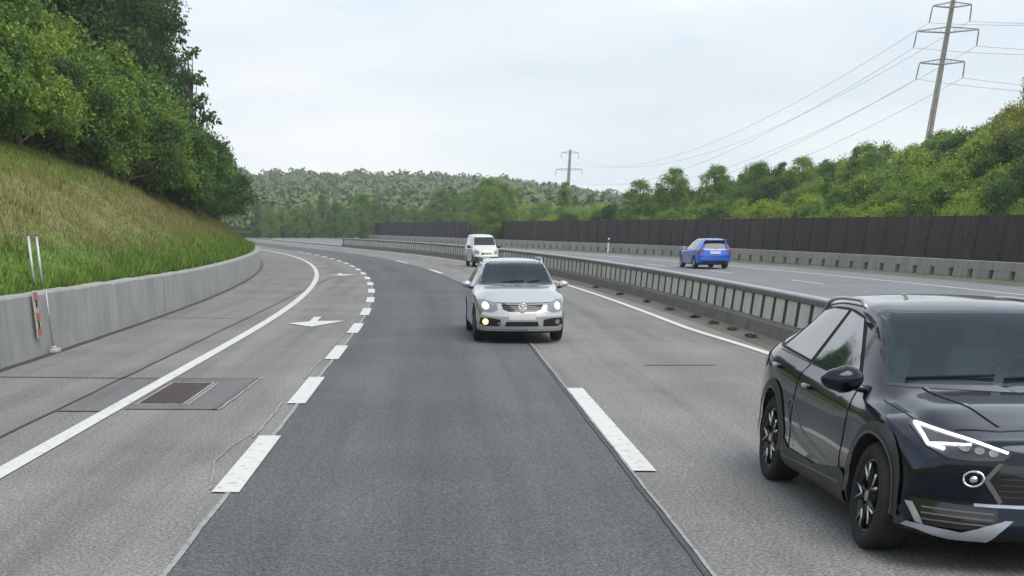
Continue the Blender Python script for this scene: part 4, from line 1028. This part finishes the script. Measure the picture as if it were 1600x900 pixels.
# low trees beyond the end of the road, in front of the hill
for i in range(34):
    px = -.13+i*.0094; Y = rnd.uniform(225, 262); x = px*Y
    if px < .05: k = 'round'
    else: k = 'round'
    plant('round' if i % 5 else 'slim', i, 0, Y, rnd.uniform(.55, .85)*(1 if px < .045 else .45), 'green tree at the foot of the far hill, '+('hard by the left wood' if px < -.09 else 'left of the van' if px < -.01 else 'above the van' if px < .045 else 'left of distant pylon' if px < .09 else 'right of distant pylon'), 'trees at the foot of the far hill', 0, 1, at_x=x)
for i in range(26):
    Y = rnd.uniform(185, 215); x = (.035+i*.0048)*Y
    plant('bright_bush', i, 0, Y, rnd.uniform(.9, 1.35), 'bright yellow green shrub behind the far end of the noise wall', 'bright shrubs behind the far end of the noise wall', 0, 1.1, at_x=x)
for i, (px, Y, s) in enumerate([(.040, 160, .72), (.046, 172, .78), (.035, 178, .85), (.089, 200, .8), (.097, 206, .6)]):
    plant('round' if i < 3 else 'slim', i, 0, Y, s, ('dark green tree left of the far pylon' if i < 3 else 'dark pointed tree right under the far pylon'), ('dark trees left of the far pylon' if i < 3 else 'pointed trees under the far pylon'), 0, 1, at_x=px*Y)

# far wood covering the hill
rs = np.random.RandomState(5); vv = []; n_t = 4200
for i in range(n_t):
    Y = rs.uniform(270, 720); X = rs.uniform(-.42, .46)*Y
    if .105 < X/Y < .135 and Y > 420 and rs.rand() < .75: continue
    z = height(X-cvf(Y), Y); r_ = rs.uniform(2.2, 4.2); n = 90
    d = rs.normal(size=(n, 3)); d /= np.linalg.norm(d, axis=1)[:, None]; d[:, 2] = abs(d[:, 2])
    pos = np.array([X, Y, z+r_*.5])+d*r_*np.array([1, 1, rs.uniform(.9, 1.5)])*rs.uniform(.7, 1.05, (n, 1))
    nr = d+rs.normal(size=(n, 3))*.5; nr /= np.linalg.norm(nr, axis=1)[:, None]
    a = np.cross(nr, rs.normal(size=(n, 3))); a /= np.linalg.norm(a, axis=1)[:, None]; b = np.cross(nr, a); s = r_*.22*rs.uniform(.6, 1.3, (n, 1))
    vv.append(np.stack([pos-a*s, pos-b*s*.7, pos+a*s, pos+b*s*.7], 1).reshape(-1, 3))
V = np.concatenate(vv); me = np_mesh('far_wood', V, np.arange(len(V)).reshape(-1, 4))
tag(link('far_wood', me, M['leaf_far']), 'hazy green wood covering the far hill', 'wood', kind='stuff')

# grass blades on the left bank and weeds along the right
def blades(name, label, cat, n, fy, fo, hmin, hmax, m, seed):
    rs = np.random.RandomState(seed); Y = fy(rs, n); o = fo(rs, n, Y)
    z = np.array([height(a, b) for a, b in zip(o, Y)]); X = o+cv(Y)
    a = rs.uniform(0, math.pi, n); h = rs.uniform(hmin, hmax, n); w = .008+h*.035
    h = h*(.55+.9*np.clip(.5+.5*np.sin(o*1.3+np.sin(Y*.7)*2)*np.sin(Y*.9+o*.6)+rs.normal(0, .25, n), 0, 1.6))
    lean = rs.normal(size=(n, 2))*h[:, None]*.40
    p = np.c_[X, Y, z-.02]; dx = np.c_[np.cos(a)*w, np.sin(a)*w, np.zeros(n)]
    top = p+np.c_[lean[:, 0], lean[:, 1], h]
    v = np.stack([p-dx, p+dx, top], 1).reshape(-1, 3)
    me = np_mesh(name, v, np.arange(n*3).reshape(-1, 3)); return tag(link(name, me, m), label, cat, kind='stuff')
blades('bank_grass', 'long green and brown grass covering the left bank above the concrete wall', 'grass', 230000,
       lambda r, n: 17+(r.rand(n)**1.4)*75, lambda r, n, Y: -7.32-(r.rand(n)**1.1)*np.interp(Y, [17, 40, 60, 90], [13, 9, 6, 4]), 0.05, .15, M['grass'], 3)
blades('right_undergrowth', 'green undergrowth covering the slope behind the noise wall', 'undergrowth', 60000,
       lambda r, n: 50+r.rand(n)*90, lambda r, n, Y: 27.4+r.rand(n)*16, .15, .6, M['leaf_bright'], 4)
blades('verge_weeds', 'dry low weeds along the foot of the far barrier', 'weeds', 9000,
       lambda r, n: 48+r.rand(n)*90, lambda r, n, Y: 23.6+r.rand(n)*1.2, .05, .22, M['grass'], 5)

blades('edge_tufts', 'ragged grass tufts hanging over the top edge of the left concrete wall', 'grass', 9000,
       lambda r, n: 17+(r.rand(n)**1.3)*60, lambda r, n, Y: -7.30-np.abs(r.normal(0, .12, n))*(np.sin(Y*2.1)+1.2), .08, .34, M['grass'], 9)
blades('bank_weeds', 'taller pale weeds scattered over the left grass bank', 'weeds', 6000,
       lambda r, n: np.repeat(19+(r.rand(n//40)**1.2)*60, 40)+r.normal(0, .22, n), lambda r, n, Y: np.repeat(-7.9-r.rand(n//40)*6, 40)+r.normal(0, .2, n), .12, .30, M['grass'], 10)
# dark weed clumps on the verge beside the median barrier
M['soil'] = mat('dark_soil', (.075, .065, .052), .95)
WC = 'dark weed clumps along the median verge'
for i, (o, Y) in enumerate([(6.45, 24.5), (6.42, 27.6), (6.45, 29.5), (6.43, 31.4), (6.45, 33.6), (6.42, 36.8), (6.45, 40.5), (6.4, 45), (6.42, 50)]):
    rs = np.random.RandomState(40+i); n = 160
    p = np.c_[rs.normal(0, .045, n), rs.normal(0, .04+.02*(i*7%4), n), np.abs(rs.normal(0, .02, n))+.006]
    a = rs.uniform(0, 6.28, n); s = rs.uniform(.02, .05, n); dx = np.c_[np.cos(a)*s, np.sin(a)*s, np.zeros(n)]; up = np.c_[rs.normal(0, .03, n), rs.normal(0, .03, n), rs.uniform(.01, .04, n)]
    v = np.stack([p-dx, p+dx, p+up], 1).reshape(-1, 3)
    bm = bmesh.new(); rings_ = []
    for q in range(4):
        rings_.append([bm.verts.new((.11*q/3*math.cos(a_)*(1+.2*math.sin(3*a_+i)), (.12+.05*(i*7%4))*q/3*math.sin(a_), .012*(1-q/3)+.003*math.sin(5*a_))) for a_ in np.linspace(0, 2*math.pi, 18, endpoint=False)] if q else [bm.verts.new((0, 0, .045))])
    for a_ in range(18): bm.faces.new((rings_[0][0], rings_[1][a_], rings_[1][(a_+1) % 18]))
    for q in (1, 2):
        for a_ in range(18): bm.faces.new((rings_[q][a_], rings_[q+1][a_], rings_[q+1][(a_+1) % 18], rings_[q][(a_+1) % 18]))
    for k_ in range(n): bm.faces.new([bm.verts.new(v[3*k_+j_]) for j_ in range(3)])
    me = bpy.data.meshes.new('weed_clump'); bm.to_mesh(me); bm.free(); ob = link('weed_clump', me, M['soil']); ob.location = P(o, Y, .006)
    tag(ob, 'small dark clump of dead weeds on the gravel strip beside the median barrier', 'weeds', WC)

# ------------------------------------------------------------------ things at the left wall
g = 'pair of thin grey poles behind the left wall'
for i, (x, Y, lab) in enumerate([(-7.52, 25.3, 'thin grey pole behind the left wall, nearer the left edge of the photo'), (-7.50, 25.75, 'thin grey pole behind the left wall, the one directly above the red and white board')]):
    bm = bmesh.new(); add_tube(bm, [(0, 0, -.5), (0, 0, .86)], .028, 10); 
    root = from_bm('pole', bm, M['galv'], None, True); root.location = (x, Y, height(x, Y)); tag(root, lab, 'pole', g)
    bm = bmesh.new(); add_tube(bm, [(0, 0, .862), (0, 0, .885)], .033, 10); from_bm('cap', bm, M['steel_dark'], root, True)
M['board_white'] = paint_mat('board_white', (.52, .52, .50), (.36, .35, .34), .48)
M['board_red'] = paint_mat('board_red', (.45, .13, .10), (.36, .30, .28), .45)
mk = empty('marker_board', (-6.90, 23.25, 0)); tag(mk, 'faded red and white marker board standing against the left concrete wall', 'marker board')
bm = bmesh.new(); add_tube(bm, [(.02, .55, .02), (.02, .55, 1.02)], .016, 8); from_bm('post', bm, M['galv'], mk, True)
bm = bmesh.new(); add_box(bm, (.0, -.10, .66), (.02, .26, .74), None, .006); from_bm('board', bm, M['board_white'], mk)
for z in (.93, .62, .39):
    bm = bmesh.new(); add_box(bm, (.0125, -.10, z), (.005, .22, .13), None); from_bm('red_field', bm, M['board_red'], mk)
for z in (.83, .50):
    bm = bmesh.new(); g_ = bmesh.ops.create_cone(bm, cap_ends=True, segments=14, radius1=.045, radius2=.045, depth=.012)['verts']
    bmesh.ops.transform(bm, matrix=Matrix.Translation((.016, -.10, z)) @ Matrix.Rotation(math.pi/2, 4, 'Y') @ Matrix.Diagonal((1.5, .8, 1, 1)), verts=g_); from_bm('lamp_hole', bm, M['under'], mk)
bm = bmesh.new(); add_box(bm, (.06, .55, .035), (.14, .30, .07), None, .02); add_box(bm, (.05, .55, .085), (.07, .10, .05), None, .015); from_bm('foot', bm, M['board_white'], mk)
# white delineator at the far barrier
dl = P(23.9, 118)
bm = bmesh.new(); add_box(bm, (0, 0, .55), (.13, .06, 1.1), None, .015); ob = from_bm('delineator', bm, M['paint_white']); ob.location = P(24.0, 117, .0)
tag(ob, 'small white delineator post in front of the far barrier', 'delineator')
bm = bmesh.new(); add_box(bm, (0, -.034, .86), (.11, .012, .20)); from_bm('dark_band', bm, M['under'], ob)

# ------------------------------------------------------------------ pylons and power lines
M['pylon'] = mat('pylon_steel', (.27, .24, .20), .7, .2)
def pylon(loc, rz, top, arms, base_w, label, drop=2.2, rust=None):
    root = empty('pylon', loc, rz); tag(root, label, 'pylon'); tips = []
    bm = bmesh.new(); w0, w1 = base_w, base_w*.42; S = 26
    def w(z): return w0+(w1-w0)*z/top
    for sx_ in (-1, 1):
        for sy_ in (-1, 1): add_tube(bm, [(sx_*w0/2, sy_*w0/2, -1), (sx_*w1/2, sy_*w1/2, top)], [.085, .07], 5)
    for k in range(S):
        z0, z1 = top*k/S, top*(k+1)/S
        for ax in (0, 1):
            for q in (-1, 1):
                a0 = [0, 0, z0]; a1 = [0, 0, z1]; s = 1 if k % 2 else -1
                a0[ax] = -s*w(z0)/2; a0[1-ax] = q*w(z0)/2; a1[ax] = s*w(z1)/2; a1[1-ax] = q*w(z1)/2; add_tube(bm, [a0, a1], .045, 4, False)
                b1 = list(a1); b1[ax] *= -1; add_tube(bm, [a1, b1], .035, 4, False)
    add_tube(bm, [(0, 0, 0), (0, 0, top)], [base_w*.30, base_w*.16], 8)
    from_bm('mast', bm, M['pylon'], root)
    for z, half in arms:
        bm = bmesh.new()
        for q in (-1, 1):
            for yy in (-1, 1):
                add_tube(bm, [(0, yy*w(z)/2, z-.25), (q*half, 0, z+.05)], .09, 5); 
            add_tube(bm, [(0, 0, z+.55), (q*half, 0, z+.10)], .09, 5)
            for k in range(1, 5): t = k/5; add_tube(bm, [(q*half*t, -w(z)/2*(1-t), z-.25+.3*t), (q*half*t, w(z)/2*(1-t), z-.25+.3*t), (q*half*t, 0, z+.55-.45*t)], .04, 4)
        ao = from_bm('cross_arm', bm, M['pylon'], root)
        for q in (-1, 1):
            bm = bmesh.new(); add_tube(bm, [(q*half, 0, z), (q*(half+.15), 0, z-drop)], .10, 6)
            for k in range(5): add_lathe(bm, [(z-drop*(.25+.13*k)-.04, .02), (z-drop*(.25+.13*k), .22), (z-drop*(.25+.13*k)+.04, .02)], 'z', 8)
            for vv_ in bm.verts:
                if abs(vv_.co.x) < .4 : vv_.co.x += q*(half+.08)
            from_bm('insulator', bm, M['steel_dark'], ao); tips.append((q, z-drop, half+.15))
    c_, s_ = math.cos(rz), math.sin(rz)
    return [(Vector((loc[0]+q*h_*c_, loc[1]+q*h_*s_, loc[2]+z))) for q, z, h_ in tips]
# facing such that the arms are seen nearly broadside
near_tips = pylon((84.2, 250, 2.0), -.22, 40.0, [(33.0-1.2, 3.0), (28.4, 4.8), (24.0, 3.55)], 1.05, 'tall brownish power pylon with three cross arms above the right bank')
far_tips = pylon((56.2, 615, 8.0), .04, 22.6, [(21.4, 3.6), (15.2, 5.6)], 1.7, 'distant grey power pylon with two cross arms in front of the far hill')
ft = far_tips; pairs = [(0, 0), (1, 1), (2, 2), (3, 3), (4, 2), (5, 3)]
M['wire'] = mat('power_cable', (.38, .39, .41), .6, .3)
def cable(a, b, sag, rad, label):
    bm = bmesh.new(); pts = []
    for i in range(41):
        t = i/40; p = a.lerp(b, t); p.z -= sag*4*t*(1-t); pts.append(p)
    add_tube(bm, pts, rad, 5, False); o = from_bm('power_cable', bm, M['wire'], None, True); tag(o, label, 'power cable', 'power cables slung from the tall pylon')
nxt = Vector((26, -360, 4))
names = ['uppermost left', 'uppermost right', 'middle left', 'middle right', 'lowest left', 'lowest right']
for k, (i, j) in enumerate(pairs):
    a = near_tips[i]; b = ft[j].copy()
    if k >= 4: b.z -= 5; 
    cable(a, b, 10, .030, 'thin cable from the %s arm end of the tall pylon to the distant one' % names[k])
    cable(a, a+Vector((30, -340, -4)), 11, .028, 'thin cable from the %s arm end of the tall pylon off to the right' % names[k])

# ------------------------------------------------------------------ houses on the far hill
M['render'] = mat('house_render', (.72, .70, .64), .8); M['tiles'] = mat('roof_tiles', (.30, .16, .11), .8); M['slate'] = mat('grey_roof', (.30, .29, .28), .8)
M['render2'] = mat('house_render_cream', (.70, .62, .45), .8)
def house(px, Y, w, d, h, rz, wm, rm, label, dz=0):
    X = px*Y; z = height(X-cvf(Y), Y)+dz; root = empty('house', (X, Y, z), rz); tag(root, label, 'house', None)
    bm = bmesh.new(); add_box(bm, (0, 0, h/2-1), (w, d, h+2)); wl_ = from_bm('wall', bm, wm, root)
    rf = from_py('roof', [(-w/2-.5, -d/2-.6, h), (w/2+.5, -d/2-.6, h), (w/2+.5, d/2+.6, h), (-w/2-.5, d/2+.6, h), (-w/2-.5, 0, h+d*.32), (w/2+.5, 0, h+d*.32)], [(0, 1, 5, 4), (2, 3, 4, 5), (0, 4, 3), (1, 2, 5), (0, 3, 2, 1)], rm, root)
    bm = bmesh.new(); add_box(bm, (w*.25, d*.15, h+d*.30), (.8, .8, 1.8)); from_bm('chimney', bm, wm, rf)
    for fl in range(int(h//2.8)):
        for k in range(3):
            bm = bmesh.new(); add_box(bm, ((k-1)*w*.30, -d/2-.02, 1.6+fl*2.8), (1.2, .08, 1.3)); from_bm('window', bm, M['glass'], wl_)
house(.114, 590, 5.5, 5, 2.0, .12, M['render'], M['slate'], 'low white house among the trees at the foot of the far hill', 2.6)
house(.137, 640, 4.5, 5, 2.6, -.2, M['render2'], M['slate'], 'cream house on the far hillside, right of the low white one', 3.6)
house(.126, 650, 4, 4, 2.2, .3, M['render'], M['slate'], 'smallest white house, highest on the far hillside', 3.4)

# ------------------------------------------------------------------ air between here and the far hill
bm = bmesh.new(); add_box(bm, (60, 330, 31), (900, 900, 92)); hz = from_bm('haze', bm, [])
hm = bpy.data.materials.new('haze'); hm.use_nodes = True; hn = hm.node_tree; hn.nodes.clear()
ho = hn.nodes.new('ShaderNodeOutputMaterial'); pv = hn.nodes.new('ShaderNodeVolumePrincipled'); pv.inputs['Color'].default_value = (.86, .92, .97, 1)
pv.inputs['Density'].default_value = .00058; pv.inputs['Anisotropy'].default_value = .2; hn.links.new(pv.outputs[0], ho.inputs['Volume'])
hz.data.materials.append(hm); hz['kind'] = 'stuff'
